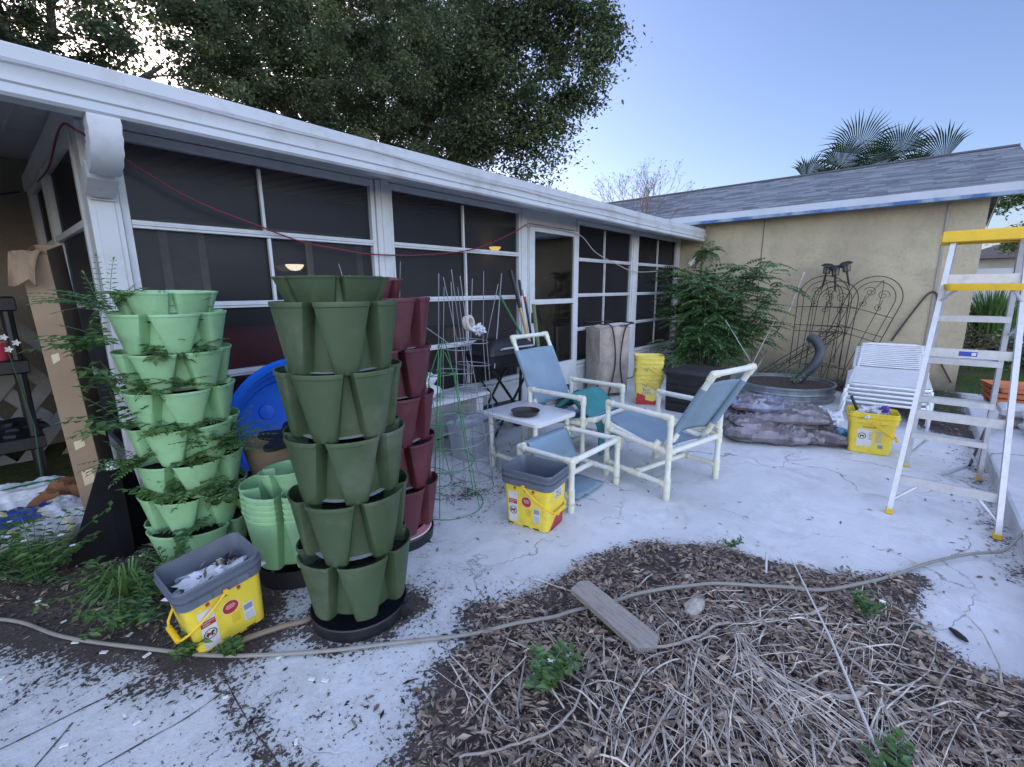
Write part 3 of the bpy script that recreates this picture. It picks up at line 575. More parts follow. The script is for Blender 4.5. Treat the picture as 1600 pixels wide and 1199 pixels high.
# far fence, neighbour roof
t = thing('vinyl_fence', 'white vinyl privacy fence beyond the outbuilding on the right', 'fence', (16, 0, 0))
for k in range(5):
    y = -.3-k*2.2
    mb = MB(); mb.box2((-.06, y-.06, 0), (.06, y+.06, 1.92)); mb.lathe([(.09, 1.92), (.09, 1.94), (0, 2.0)], 4, (0, y, 0)); mb.build('post', WHITE, t, False)
    mb = MB(); mb.box2((-.02, y-2.14, .05), (.02, y-.06, 1.65)); mb.box2((-.035, y-2.14, 1.651), (.035, y-.06, 1.80)); mb.box2((-.03, y-2.14, 1.1), (.03, y-.06, 1.2))
    mb.build('panel', WHITE, t, False)
t = thing('neighbour_house', 'neighbouring house with a dark hipped roof beyond the white fence', 'house', (26, -5, 0))
mb = MB(); mb.box2((-3, -4, 0), (3, 4, 2.3)); mb.build('wall', WHITE, t, False)
mb = MB(); mb.add([(-3.3, -4.3, 2.3), (3.3, -4.3, 2.3), (3.3, 4.3, 2.3), (-3.3, 4.3, 2.3), (0, -1.5, 3.4), (0, 1.5, 3.4)], [(0, 1, 4), (1, 2, 5, 4), (2, 3, 5), (3, 0, 4, 5)]); mb.build('roof', M('dark_roof', (.07, .06, .065), .8), t, False)

# ------------------------------------------------------------------ trees
def crown(mb, blobs, n, size, seed, mats=3, flat=.55, sub=(.35, .85), gap=.0):
    # foliage in clumps: every big mass is broken into many sprays, each spray into leaf sized faces
    r = random.Random(seed); V = []; F = []; Mi = []; tot = sum(b[3]**2 for b in blobs)
    for bx, by, bz, br in blobs:
        quota = int(n*br*br/tot); clumps = max(5, int(9*br*br)); per = quota//clumps
        for c in range(clumps):
            d = Vector((r.gauss(0, 1), r.gauss(0, 1), r.gauss(0, 1))); d.normalize(); rr = br*(r.random()**.4)
            cc = Vector((bx, by, bz))+Vector((d.x*rr, d.y*rr, d.z*rr*.85)); cr_ = r.uniform(*sub); sh = r.choice((0, 0, 0, 1, 1, 2)); sq = r.uniform(.45, .9)
            for q in range(per):
                g1, g2, g3 = r.gauss(0, .5), r.gauss(0, .5), r.gauss(0, .5)
                p = (cc.x+g1*cr_, cc.y+g2*cr_, cc.z+g3*cr_*sq-.12*cr_*(g1*g1+g2*g2))
                a = r.uniform(0, 6.283); e = r.uniform(-.9, .5); ca, sa, ce, se = math.cos(a), math.sin(a), math.cos(e), math.sin(e); L_ = size*r.uniform(.55, 1.35); w = L_*flat*.5; t = r.uniform(-1, 1)
                dx, dy, dz = ca*ce*L_, sa*ce*L_, se*L_; sx_, sy_, sz_ = -sa*w, ca*w, t*w*.9; o = len(V)
                V += [p, (p[0]+dx*.45+sx_, p[1]+dy*.45+sy_, p[2]+dz*.45+sz_), (p[0]+dx, p[1]+dy, p[2]+dz-.1*L_), (p[0]+dx*.45-sx_, p[1]+dy*.45-sy_, p[2]+dz*.45-sz_)]
                F.append((o, o+1, o+2, o+3)); Mi.append(sh if r.random() < .75 else r.randrange(mats))
    o = len(mb.v); mb.v += V; mb.f += [tuple(i+o for i in f) for f in F]; mb.m += Mi
def limb(mb, a, b, r0, r1, seed, k=7, wob=.25):
    a, b = Vector(a), Vector(b); P = []; Rr = []
    for i in range(k+1):
        f = i/k; w = math.sin(math.pi*f)*wob; P.append(a.lerp(b, f)+Vector((nz(f*3, seed, 1), nz(f*3, seed, 5), nz(f*3, seed, 9)*.5))*w*2); Rr.append(r0+(r1-r0)*f)
    mb.tube(P, Rr, 8); return P
# directions measured once from the photograph: tree crowns stand 12-16 m away behind the house
t = thing('oak_tree', 'large dark live oak rising over the middle of the porch roof', 'tree', (10.5, 16.5, 0))
tk = MB(); T0 = Vector((0, 0, 0))
limb(tk, (0, 0, 0), (.2, 0, 4.4), .55, .42, 1)
ends = [(2.2, -6.6, 7.8), (1.2, -5.6, 6.4), (2.7, -7.4, 8.4), (-4.5, -1, 9.5), (-1.8, 0, 11), (1.5, 0, 10.5), (4.2, -1, 10), (5.2, -1.5, 7.6), (-5.4, -1.5, 7.6), (0, -2, 9), (-6.4, -1, 10.6)]
for i, e in enumerate(ends):
    P = limb(tk, (.15, 0, 3.6+.1*i), e, .25, .06, 3+i, 8, .5)
    for q in range(5): s_ = P[3+q]; limb(tk, s_, s_+Vector((rnd.uniform(-2, 2), rnd.uniform(-1.5, 1.5), rnd.uniform(.2, 1.8))), .06, .015, 20+i*5+q, 5, .3)
tk.build('trunk', BARK, t)
OAK = [(-5.6, -1, 8.0, 1.7), (-4.9, -.5, 10.4, 2.0), (-3.2, -1, 7.4, 1.8), (-3.4, 0, 10.6, 2.2), (-1.2, -1, 8.2, 2.3), (-1.6, 0, 12.2, 2.4), (1.2, -1, 7.4, 2.1), (.8, 0, 10.8, 2.5), (3.0, -1, 8.6, 2.2), (3.2, 0, 11.6, 2.4), (4.6, -1, 9.6, 1.6), (6.0, -1, 11.9, 1.3), (2.6, -1, 6.4, 1.5), (4.3, -1.2, 7.4, 1.1), (0, 0, 14, 2.4), (-3.8, 0, 13, 2.1), (3.4, 0, 14, 2.0), (6.6, -.6, 13.2, 1.1), (5.3, -1, 8.2, .8), (5.2, -1.2, 6.4, .6), (4.4, -1.2, 5.8, .7), (5.9, -1, 10.3, .8), (-6.4, 0, 11.8, 1.4), (-.8, -1, 6.2, 1.4), (-4.6, -1, 6.0, 1.2), (7.3, -.4, 12.4, .6), (4.9, -.8, 12.6, 1.3)]
OAK += [(0.26, -4.66, 7.37, 1.76), (1.27, -5.66, 8.48, 1.76), (2.16, -6.72, 8.99, 1.41), (2.84, -7.67, 9.28, 1.17), (3.3, -8.4, 9.46, 0.66), (3.21, -8.26, 8.44, 0.7), (2.75, -7.53, 8.06, 0.99), (2.23, -6.8, 7.38, 1.06), (2.92, -7.79, 7.33, 0.59), (2.53, -7.22, 6.72, 0.75), (1.65, -6.09, 6.66, 1.17), (2.11, -6.65, 5.9, 0.7), (1.38, -5.78, 5.81, 0.82), (0.81, -5.18, 5.9, 0.94), (1.78, -6.24, 5.23, 0.52), (2.42, -7.06, 5.79, 0.47), (0.22, -4.62, 5.79, 0.94), (2.3, -6.9, 4.93, 0.23), (1.15, -5.53, 9.7, 1.41), (2.4, -7.03, 9.92, 1.17), (3.26, -8.33, 8.87, 0.47)]
cr = MB(); crown(cr, OAK, 250000, .125, 11); cr.build('crown', [OK1, OK2, OK3], t, False)
t = thing('oak_tree', 'loose sun lit tree at far left with bright sky through its branches', 'tree', (.2, 14.5, 0))
tk = MB(); limb(tk, (0, 0, 0), (.4, 0, 4.5), .4, .3, 41)
for i, e in enumerate([(-2.4, -.5, 8.2), (0, 0, 9.2), (2.6, 0, 8.4), (3.6, -.5, 6.6), (-1.2, -1, 6.6), (2.4, -.5, 10)]):
    P = limb(tk, (.4, 0, 3.6+.15*i), e, .17, .04, 50+i, 8, .5)
    for q in range(4): s_ = P[3+q]; limb(tk, s_, s_+Vector((rnd.uniform(-1.4, 1.4), rnd.uniform(-1, 1), rnd.uniform(.2, 1.4))), .04, .012, 70+i*5+q, 5, .3)
tk.build('trunk', BARK, t)
cr = MB(); crown(cr, [(1.17, -0.57, 5.96, 1.29), (1.79, -0.64, 6.49, 1.29), (1.21, -0.57, 6.74, 1.29), (2.05, -0.68, 7.03, 1.29), (2.1, -0.72, 5.5, 0.6), (1.34, -0.58, 5.32, 0.86), (1.67, -0.63, 5.04, 0.65), (4.07, -1.17, 7.13, 0.97), (4.48, -1.3, 6.56, 0.97), (3.77, -1.07, 5.6, 0.65), (5.02, -1.51, 5.83, 0.86), (0.62, -0.52, 6.11, 1.29), (0.32, -0.51, 5.27, 1.08), (4.51, -1.31, 7.9, 1.08), (5.31, -1.63, 7.43, 1.29), (5.62, -1.77, 6.65, 1.08), (6.48, -2.2, 5.9, 1.08), (7.27, -2.66, 5.36, 0.86), (6.35, -2.13, 7.64, 1.51), (7.37, -2.73, 7.07, 1.51), (8.22, -3.31, 7.93, 1.51), (8.4, -3.46, 6.1, 1.29)], 78000, .095, 12, sub=(.2, .45)); cr.build('crown', [OK1, OK2, OK3], t, False)
t = thing('broadleaf_tree', 'bushy olive green tree beyond the white fence at far right', 'tree', (21, -3.2, 0))
tk = MB(); limb(tk, (0, 0, 0), (0, 0, 3.5), .2, .12, 91); tk.build('trunk', BARK, t)
cr = MB(); crown(cr, [(0, 1.1, 4.0, .9), (0, .4, 3.2, .9), (0, -.6, 4.0, 1.2), (.2, .9, 2.6, .6), (0, -1.6, 3.2, 1.2), (0, -.2, 4.9, 1.1), (0, -2.4, 4.4, 1.2)], 24000, .10, 13, sub=(.25, .5)); cr.build('crown', [G2, G1, OK3], t, False)
t = thing('ornamental_grass', 'tall arching grass clump by the white fence behind the outbuilding', 'grass clump', (13.2, -1.25, 0))
mb = MB()
for i in range(420):
    a = rnd.uniform(0, 6.28); r = rnd.uniform(0, .25); h = rnd.uniform(.9, 1.45); o = rnd.uniform(.15, .7); p = Vector((r*math.cos(a), r*math.sin(a), 0)); q = p+Vector((math.cos(a)*o*.5, math.sin(a)*o*.5, h*.75)); e = p+Vector((math.cos(a)*o, math.sin(a)*o, h)); s_ = Vector((-math.sin(a), math.cos(a), 0))*.012
    mb.add([p-s_, p+s_, q+s_, q-s_, e], [(0, 1, 2, 3), (3, 2, 4)], rnd.randrange(3))
mb.build('blades', [G1, G3, G2], t, False)
# palm
t = thing('palm_tree', 'fan palm with spiky fronds rising behind the shingle roof', 'palm', (14, 1.15, 0))
tk = MB(); tk.tube([(0, 0, 0), (.05, 0, 2), (0, 0, 4.1)], [.22, .2, .2], 10); tk.build('trunk', BARK, t)
fr = MB()
FANS = [(0, .98, 4.22, .62, 40, 50), (0, .44, 4.5, .62, 60, 22), (-.1, .2, 4.75, .8, 80, 8), (.1, -.43, 4.6, .7, 75, -14), (0, -1.02, 4.25, .75, 40, -52), (.2, -.1, 4.4, .6, 80, 0), (.3, -.7, 4.2, .5, 50, -30), (.3, .7, 4.2, .5, 50, 30)]
_F = [(-.2, .15, 4.75, .85, 75, 0), (-.2, -.35, 4.75, .95, 62, -30), (-.1, .75, 4.25, .80, 35, 60), (0, -.95, 4.28, .9, 30, -62), (0, .45, 4.35, .8, 60, 30), (-.2, -.15, 4.6, .85, 80, -10), (.3, 0, 4.9, .8, 80, 10), (.2, 1.0, 3.9, .8, 10, 80), (.2, -1.0, 3.9, .8, 10, -75), (-.5, 0, 4.1, .7, 10, 0)]
for fx, fy, fz, L_, el, side in FANS:
    c = Vector((fx, fy, fz)); ax = Vector((rnd.uniform(-.35, .1), -math.sin(R_(side)), math.cos(R_(side))*.9+.1)).normalized()
    wv = ax.cross(Vector((1, .1*side/60+.30, .25))).normalized(); c0 = c-ax*.35
    fr.tube([(0, 0, 4.0), c0], [.02, .015], 5, 1)
    nn = 36
    for i in range(nn):
        a = R_(-82+164*i/(nn-1)); d = (ax*math.cos(a)+wv*math.sin(a)); d.normalize(); ll = L_*1.3*(.72+.28*math.cos(a*.8))*rnd.uniform(.85, 1.1)
        n_ = d.cross(ax.cross(wv)).normalized(); w = .0155; sag = Vector((rnd.uniform(-.05, .05), 0, -.10-.12*abs(math.sin(a))))
        m_ = c0+d*ll*.6; e = c0+d*ll+sag*ll
        fr.add([c0, m_-n_*w, m_+n_*w, e], [(0, 1, 2), (1, 3, 2)], 0)
fr.build('crown', [PALM, PALM], t, False)
# bare shrub above the roof valley
t = thing('bare_shrub', 'leafless twiggy shrub poking above the porch roof corner', 'shrub', (8.2, 3.9, 1.9))
mb = MB()
def twig(p, d, L_, r, lv):
    e = p+d*L_; mid = p.lerp(e, .5)+Vector((rnd.gauss(0, .02), rnd.gauss(0, .02), 0)); mb.tube([p, mid, e], [r, r*.8, r*.6], 4, 0, cap=False)
    if lv == 0:
        for i in range(2): mb.leaf(e, Vector((rnd.uniform(-1, 1), rnd.uniform(-1, 1), rnd.uniform(-1, .3))), (0, 0, 1), .03, .016, 1)
        return
    for i in range(rnd.choice((2, 2, 3))): dd = (d+Vector((rnd.gauss(0, .35), rnd.gauss(0, .35), rnd.gauss(.05, .15)))).normalized(); twig(e, dd, L_*rnd.uniform(.6, .85), r*.65, lv-1)
for i in range(9): twig(Vector((rnd.uniform(-.1, .1), rnd.uniform(-.15, .15), 0)), Vector((rnd.uniform(-.2, .2), rnd.uniform(-.42, .42), 1)).normalized(), .55, .012, 4)
mb.build('twigs', [M('bare_twig', (.18, .12, .10), .8), L1], t, False)

# ------------------------------------------------------------------ planter towers
def tier_surface(mb, H, mat_i, rot, z0, rimr=.238, vall=.146, n=0, hwt=28.3, hwb=13.5, bot=.200, **kw):
    prof = [0, .02, .06, .2, .4, .6, .8, .925, .935, .985, 1.0]
    E = [(-1, 0), (-.988, .30), (-.96, .64), (-.91, .82), (-.80, .905), (-.6, .955), (-.3, .99), (0, 1), (.3, .99), (.6, .955), (.80, .905), (.91, .82), (.96, .64), (.988, .30), (1, 0)]
    def ring(t, off=0, edge=1.):
        hw = hwb+(hwt-hwb)*t**.92; rp = bot+(rimr-bot)*t; rv = vall+.004*t; o = []
        for c in range(6):
            for q, e in E: o.append((R_(60*c+q*hw)+rot, rv+(rp-rv)*e*edge+off))
            for q in (.33, .67): o.append((R_(60*c+hw+(60-2*hw)*q)+rot, rv+off))
        return o
    V = []; F = []; k = len(E)*6+12; rows = 0
    def put(R, z):
        nonlocal rows
        for a, r in R: V.append((r*math.cos(a), r*math.sin(a), z))
        rows += 1
    for t_ in prof:
        off = .0035 if .93 < t_ < .99 else (.002 if t_ == 1 else 0)
        put(ring(t_, off-(.010 if t_ == 0 else .002 if t_ == .02 else 0)), z0+H*t_)
    for t_, off in ((1.0, -.003), (.9, -.006), (.6, -.006)): put(ring(t_, off), z0+H*t_)
    for i in range(rows-1):
        for j in range(k): F.append((i*k+j, i*k+(j+1) % k, (i+1)*k+(j+1) % k, (i+1)*k+j))
    F.append(tuple(range(k-1, -1, -1)))
    mb.add(V, F, mat_i)
    return lambda t_: [(max(r-.005, .01)*math.cos(a), max(r-.005, .01)*math.sin(a)) for a, r in ring(t_)]
def soil_disc(fill, z, seed):
    mb = MB(); P = fill; n = len(P); V = [(0, 0, z)]; rings = (.55, .8, .92, 1.)
    for q in rings:
        for x, y in P: V.append((x*q, y*q, z+(nz(x*q, y*q, seed, 26)*.02 if q < 1 else -.002)))
    F = [(0, 1+j, 1+(j+1) % n) for j in range(n)]
    for i in range(len(rings)-1):
        for j in range(n): F.append((1+i*n+j, 1+(i+1)*n+j, 1+(i+1)*n+(j+1) % n, 1+i*n+(j+1) % n))
    mb.add(V, F); return mb
def tower(name, label, loc, rz, mat, rows, pitch, H, zbase, soil_t, toph, topz, tilt=(0, 0), rim=.238):
    t = thing(name, label, 'planter', loc, rz); t.rotation_euler = (tilt[0], tilt[1], rz)
    tr = MB(); tr.lathe([(.0, .012), (.165, .012), (.185, .02), (.197, .055), (.202, .06), (.206, .055), (.198, .0), (.18, -.004+.008), (0, .006)], 40); 
    tray = tr.build('tray', BLACKP, t)
    for i in range(rows):
        z0 = zbase+i*pitch; mb = MB(); rot_ = R_(30*(i % 2)); fl = tier_surface(mb, H, 0, rot_, z0, rimr=rim*(1+.012*nz(i, 1, 1)))
        tier = mb.build('tier', mat, t)
        soil_disc(fl(soil_t), z0+H*soil_t, i).build('soil', SOIL, tier)
        if i < rows-1 or toph:
            ds_ = MB(); ds_.lathe([(.0, 0), (.125, 0), (.13, .008), (.165, .012), (.168, .016), (.13, .016), (0, .014)], 30, (0, 0, z0+H*.93)); ds_.build('water_disc', M('grey_disc', (.34, .35, .38), .5), tier)
    if toph:
        mb = MB(); z0 = topz-toph; fl = tier_surface(mb, toph, 0, R_(30*(rows % 2)), z0, rimr=rim*.88, bot=.165, hwb=24, hwt=28.5, vall=.145)
        tier = mb.build('top_tier', mat, t); soil_disc(fl(.85), z0+toph*.8, 77).build('soil', SOIL, tier)
    return t
tower('planter_tower', 'tall dark green vertical planter tower of stacked pocket tiers in front', (.92, 1.70, 0), R_(68), DGREEN, 5, .2525, .268, .085, .80, .115, 1.452)
tw = tower('planter_tower', 'maroon vertical planter tower standing behind the dark green one', (1.41, 2.10, 0), R_(74), MAROON, 5, .2525, .268, .085, .86, 0, 0)
lt = tower('planter_tower', 'mint green vertical planter tower full of trailing seedlings by the porch corner', (.615, 2.74, .0), R_(83), LGREEN, 7, .178, .185, .06, .84, .13, 1.405, tilt=(0, -.035))
# castors on the dark green tower tray
mb = MB()
tt = [o for o in bpy.data.objects if o.name == 'planter_tower'][0]
for a in (-60, 5, -125): mb = MB(); mb.lathe([(.0, 0), (.03, 0), (.034, .012), (.03, .026), (0, .026)], 14, (0, 0, 0), M4=Matrix.Translation((.215*math.cos(R_(a)), .215*math.sin(R_(a)), .035)) @ Matrix.Rotation(R_(a), 4, 'Z') @ Matrix.Rotation(R_(90), 4, 'X')); mb.build('castor', BLACKP, tt)
# striped liner at the foot of the maroon tower
mb = MB(); mb.lathe([(.16, .03), (.19, .05), (.185, .075), (.16, .09)], 30, mi=0); mb.lathe([(.17, .078), (.192, .062)], 30, mi=1); mb.build('striped_liner', [M('pink_liner', (.30, .12, .14), .7), LABW], tw)
# odd tilted tier on the maroon tower
def loose_tier(label, mat, loc, rot, H=.14, rim=.2, name='spare_planter_tier', group=None):
    t = thing(name, label, 'planter tier', loc, 0, group); t.rotation_euler = rot
    mb = MB(); fl = tier_surface(mb, H, 0, 0, 0, rimr=rim, bot=rim*.86, hwb=18, hwt=28.5, vall=rim*.64); mb.build('shell', mat, t); return t
loose_tier('maroon planter tier resting tilted on top of the maroon tower', MAROON, (1.345, 2.13, 1.345), (.08, -.04, .3), H=.12, rim=.165)
# nested spare mint tiers
for k in range(5):
    t = loose_tier(['lowest mint planter tier of the nested stack, whole pockets showing', 'second mint planter tier from the bottom of the nested stack', 'middle mint planter tier of the nested stack', 'fourth mint planter tier from the bottom of the nested stack', 'uppermost rim of the nested mint planter stack'][k], LGREEN, (.905, 2.235, .10+k*.028), (0, 0, .35), H=.27, rim=.235, group='nested mint planter tiers')
t = loose_tier('mint planter tier lying tilted on the nested mint stack', LGREEN, (.98, 2.27, .40), (-.10, .12, .9), H=.13, rim=.2, group=None)
mb = MB(); mb.lathe([(0, .0), (.19, .0), (.2, .09), (.205, .09), (.2, -.002)], 30); tag(mb.build('plant_saucer', BLACKP, None, loc=(.905, 2.235, 0.005)), 'black round saucer under the nested mint planter stack', 'saucer')
# ------------------------------------------------------------------ plants
def pinnate(mb, p, d, L_, pairs, lw, seed=0, droop=.35, mats=3, lwr=.42):
    p = Vector(p); d = Vector(d).normalized(); P = [p]; cur = p
    for i in range(pairs): d = (d+Vector((0, 0, -droop/pairs))).normalized(); cur = cur+d*L_/pairs; P.append(cur)
    mb.tube(P, [.0022]+[.0012]*(len(P)-1), 3, mats, cap=False)
    sd_ = d.cross(Vector((0, 0, 1)));
    if sd_.length < .01: sd_ = Vector((1, 0, 0))
    sd_.normalize(); mi = rnd.randrange(mats)
    for i in range(1, len(P)):
        tt_ = i/len(P); ll = lw*(1.1-.5*abs(tt_-.4)*2)
        for s_ in (-1, 1): mb.leaf(P[i], sd_*s_+d*.45+Vector((0, 0, rnd.uniform(-.35, .1))), Vector((rnd.uniform(-.3, .3), rnd.uniform(-.3, .3), 1)), ll*rnd.uniform(.8, 1.1), ll*lwr, mi if rnd.random() < .8 else rnd.randrange(mats))
    mb.leaf(P[-1], d, (0, 0, 1), lw, lw*.36, mi)
def seedling(loc, label, n, reach, h, kind, group='seedlings growing in the mint tower', droop=.65, bias=None):
    t = thing('seedling', label, 'plant', loc, 0, group); mb = MB()
    for i in range(n):
        a = rnd.uniform(0, 6.28); el = rnd.uniform(.1, 1.2); d = Vector((math.cos(a), math.sin(a), el))
        if bias: d = d*.65+Vector(bias)
        p0 = Vector((rnd.uniform(-.03, .03), rnd.uniform(-.03, .03), 0)); L_ = reach*rnd.uniform(.5, 1.)
        if kind == 'tomato': pinnate(mb, p0, d, L_, rnd.randint(4, 6), .056*rnd.uniform(.6, 1.15), droop=droop, lwr=.6)
        elif kind == 'fine': pinnate(mb, p0, d, L_, rnd.randint(7, 11), .028, droop=droop, lwr=.5)
        else:
            e = p0+d.normalized()*L_*.7; mb.tube([p0, p0.lerp(e, .5)+Vector((0, 0, .02)), e], .0018, 3, 3, cap=False)
            for q in range(3): mb.leaf(e, Vector((rnd.uniform(-1, 1), rnd.uniform(-1, 1), rnd.uniform(-.5, .3))), (rnd.uniform(-.3, .3), rnd.uniform(-.3, .3), 1), .055, .03, rnd.randrange(3))
    mb.build('foliage', [G1, G3, G2, GREENT], t, False); return t
def tw_pt(ang, z, r=.2):  # point on the mint tower
    return (.615+(z-0)*-.035+r*math.cos(ang), 2.74+r*math.sin(ang), z)
CA = math.atan2(-2.74, -.6)
SD = [(-.95, 1.33, 'fine', .26, 22, 'feathery seedling spilling left from the top of the mint tower', (-.5, -.3, .1)), (-.35, 1.38, 'tomato', .12, 8, 'small tomato seedling at the front of the mint tower top', None), (.75, 1.33, 'fine', .10, 7, 'tiny seedling at the right of the mint tower top', None),
      (-1.3, 1.17, 'tomato', .26, 12, 'leggy tomato seedling reaching left in the second row of the mint tower', (-.6, -.3, .2)), (-.1, 1.13, 'tomato', .15, 9, 'tomato seedling under the front pocket of the second row', None), (.7, 1.15, 'fine', .15, 16, 'feathery seedling in the second row right pocket', None),
      (-1.2, .99, 'broad', .2, 18, 'broad leaved seedling in the third row left pocket', (-.4, -.3, 0)), (-.5, .96, 'fine', .16, 14, 'drooping fine seedling in the third row of the mint tower', None), (.25, .97, 'fine', .2, 20, 'dense fine seedling in the third row centre pocket', None),
      (-1.1, .80, 'tomato', .24, 12, 'tomato seedling sprawling left in the fourth row', (-.5, -.3, .1)), (-.25, .78, 'tomato', .16, 10, 'tomato seedling hanging over the fourth row front pocket', None), (.5, .78, 'fine', .14, 9, 'thin seedling in the fourth row right pocket', None),
      (-1.0, .62, 'fine', .24, 14, 'straggly seedling in the fifth row left pocket', (-.5, -.3, .0)), (-.1, .60, 'tomato', .12, 7, 'small seedling in the fifth row front pocket', None), (.75, .64, 'fine', .28, 60, 'bushy feathery plant bulging from the right side of the mint tower', (.25, -.25, .25)),
      (-.6, .44, 'tomato', .14, 9, 'seedling in the sixth row left pocket', None), (.1, .45, 'tomato', .22, 16, 'wide tomato seedling in the sixth row front pocket', None), (.5, .33, 'broad', .2, 18, 'broad leaved seedling hanging by the lowest right pocket', (0, -.2, .2)), (-.4, .25, 'tomato', .16, 8, 'thin seedling in the lowest front pocket', None)]
for a, z, kd, rch, n, lb, bs in SD: seedling(tw_pt(CA+a, z), lb, n, rch, .1, kd, bias=bs)

# big pinnate shrub by the porch end
t = thing('shrub', 'large fern leaved shrub filling the corner between porch and outbuilding', 'shrub', (7.5, 2.35, 0)); mb = MB(); st_ = MB()
for i in range(26):
    a = rnd.uniform(0, 6.28); e = Vector((math.cos(a)*rnd.uniform(.1, .55), math.sin(a)*rnd.uniform(.1, 1.0), rnd.uniform(.8, 1.75)))
    b0 = Vector((rnd.uniform(-.15, .15), rnd.uniform(-.2, .2), 0)); P = [b0.lerp(e, k/6)+Vector((0, 0, .12*math.sin(math.pi*k/6))) for k in range(7)]
    st_.tube(P, [.014-.0016*k for k in range(7)], 5, cap=False)
    for k in range(2, 7):
        for q in range(6 if k > 3 else 5):
            a2 = rnd.uniform(0, 6.28); d = Vector((math.cos(a2), math.sin(a2)*1.2, rnd.uniform(-.1, .6)))
            pinnate(mb, P[k]+Vector((rnd.gauss(0, .04), rnd.gauss(0, .06), rnd.gauss(0, .05))), d, rnd.uniform(.25, .5), rnd.randint(8, 12), .09, droop=.8)
for i in range(110):
    a2 = rnd.uniform(0, 6.28); p = (rnd.uniform(-.4, .4), rnd.uniform(-.35, .75), rnd.uniform(.15, .7)); pinnate(mb, p, (math.cos(a2), math.sin(a2), rnd.uniform(-.2, .5)), .35, 9, .075, droop=.8)
for yy, zz, dy in ((-.7, 1.05, -1), (-.75, 1.3, -1), (-.65, .75, -1), (.7, 1.35, 1), (.75, .95, 1), (-.6, 1.55, -.8), (-.9, 1.15, -1), (-.85, .9, -.8)):
    for q in range(3): pinnate(mb, (rnd.uniform(-.1, .1), yy+.3*abs(dy)*(1 if dy < 0 else -1), zz+rnd.uniform(-.08, .08)), (rnd.uniform(-.5, .3), dy, rnd.uniform(0, .4)), .5, 12, .08, droop=.5)
st_.build('stems', BARK, t); mb.build('foliage', [G2, G1, G2, GREENT], t, False)
t = thing('staghorn_fern', 'spiky dark fern sprouting by the end of the gutter', 'fern', (7.95, 2.62, 1.98)); mb = MB()
for i in range(17):
    a = R_(-150+18*i); d = Vector((rnd.uniform(-.5, .1), math.cos(a)*.9, math.sin(a)*.5+.35)); pinnate(mb, (0, 0, 0), d, rnd.uniform(.22, .36), 12, .085, droop=1.7, lwr=.34)
mb.build('foliage', [G2, G2, G1, GREENT], t, False)
mb = MB(); mb.lathe([(0, -.07), (.045, -.06), (.05, .03), (.03, .07), (0, .08)], 10, M4=Matrix.Rotation(.8, 4, 'X')); tag(mb.build('white_flower_pod', PETAL, None, loc=(7.95, 2.86, 1.83)), 'small white pod hanging beside the gutter end fern', 'pod')

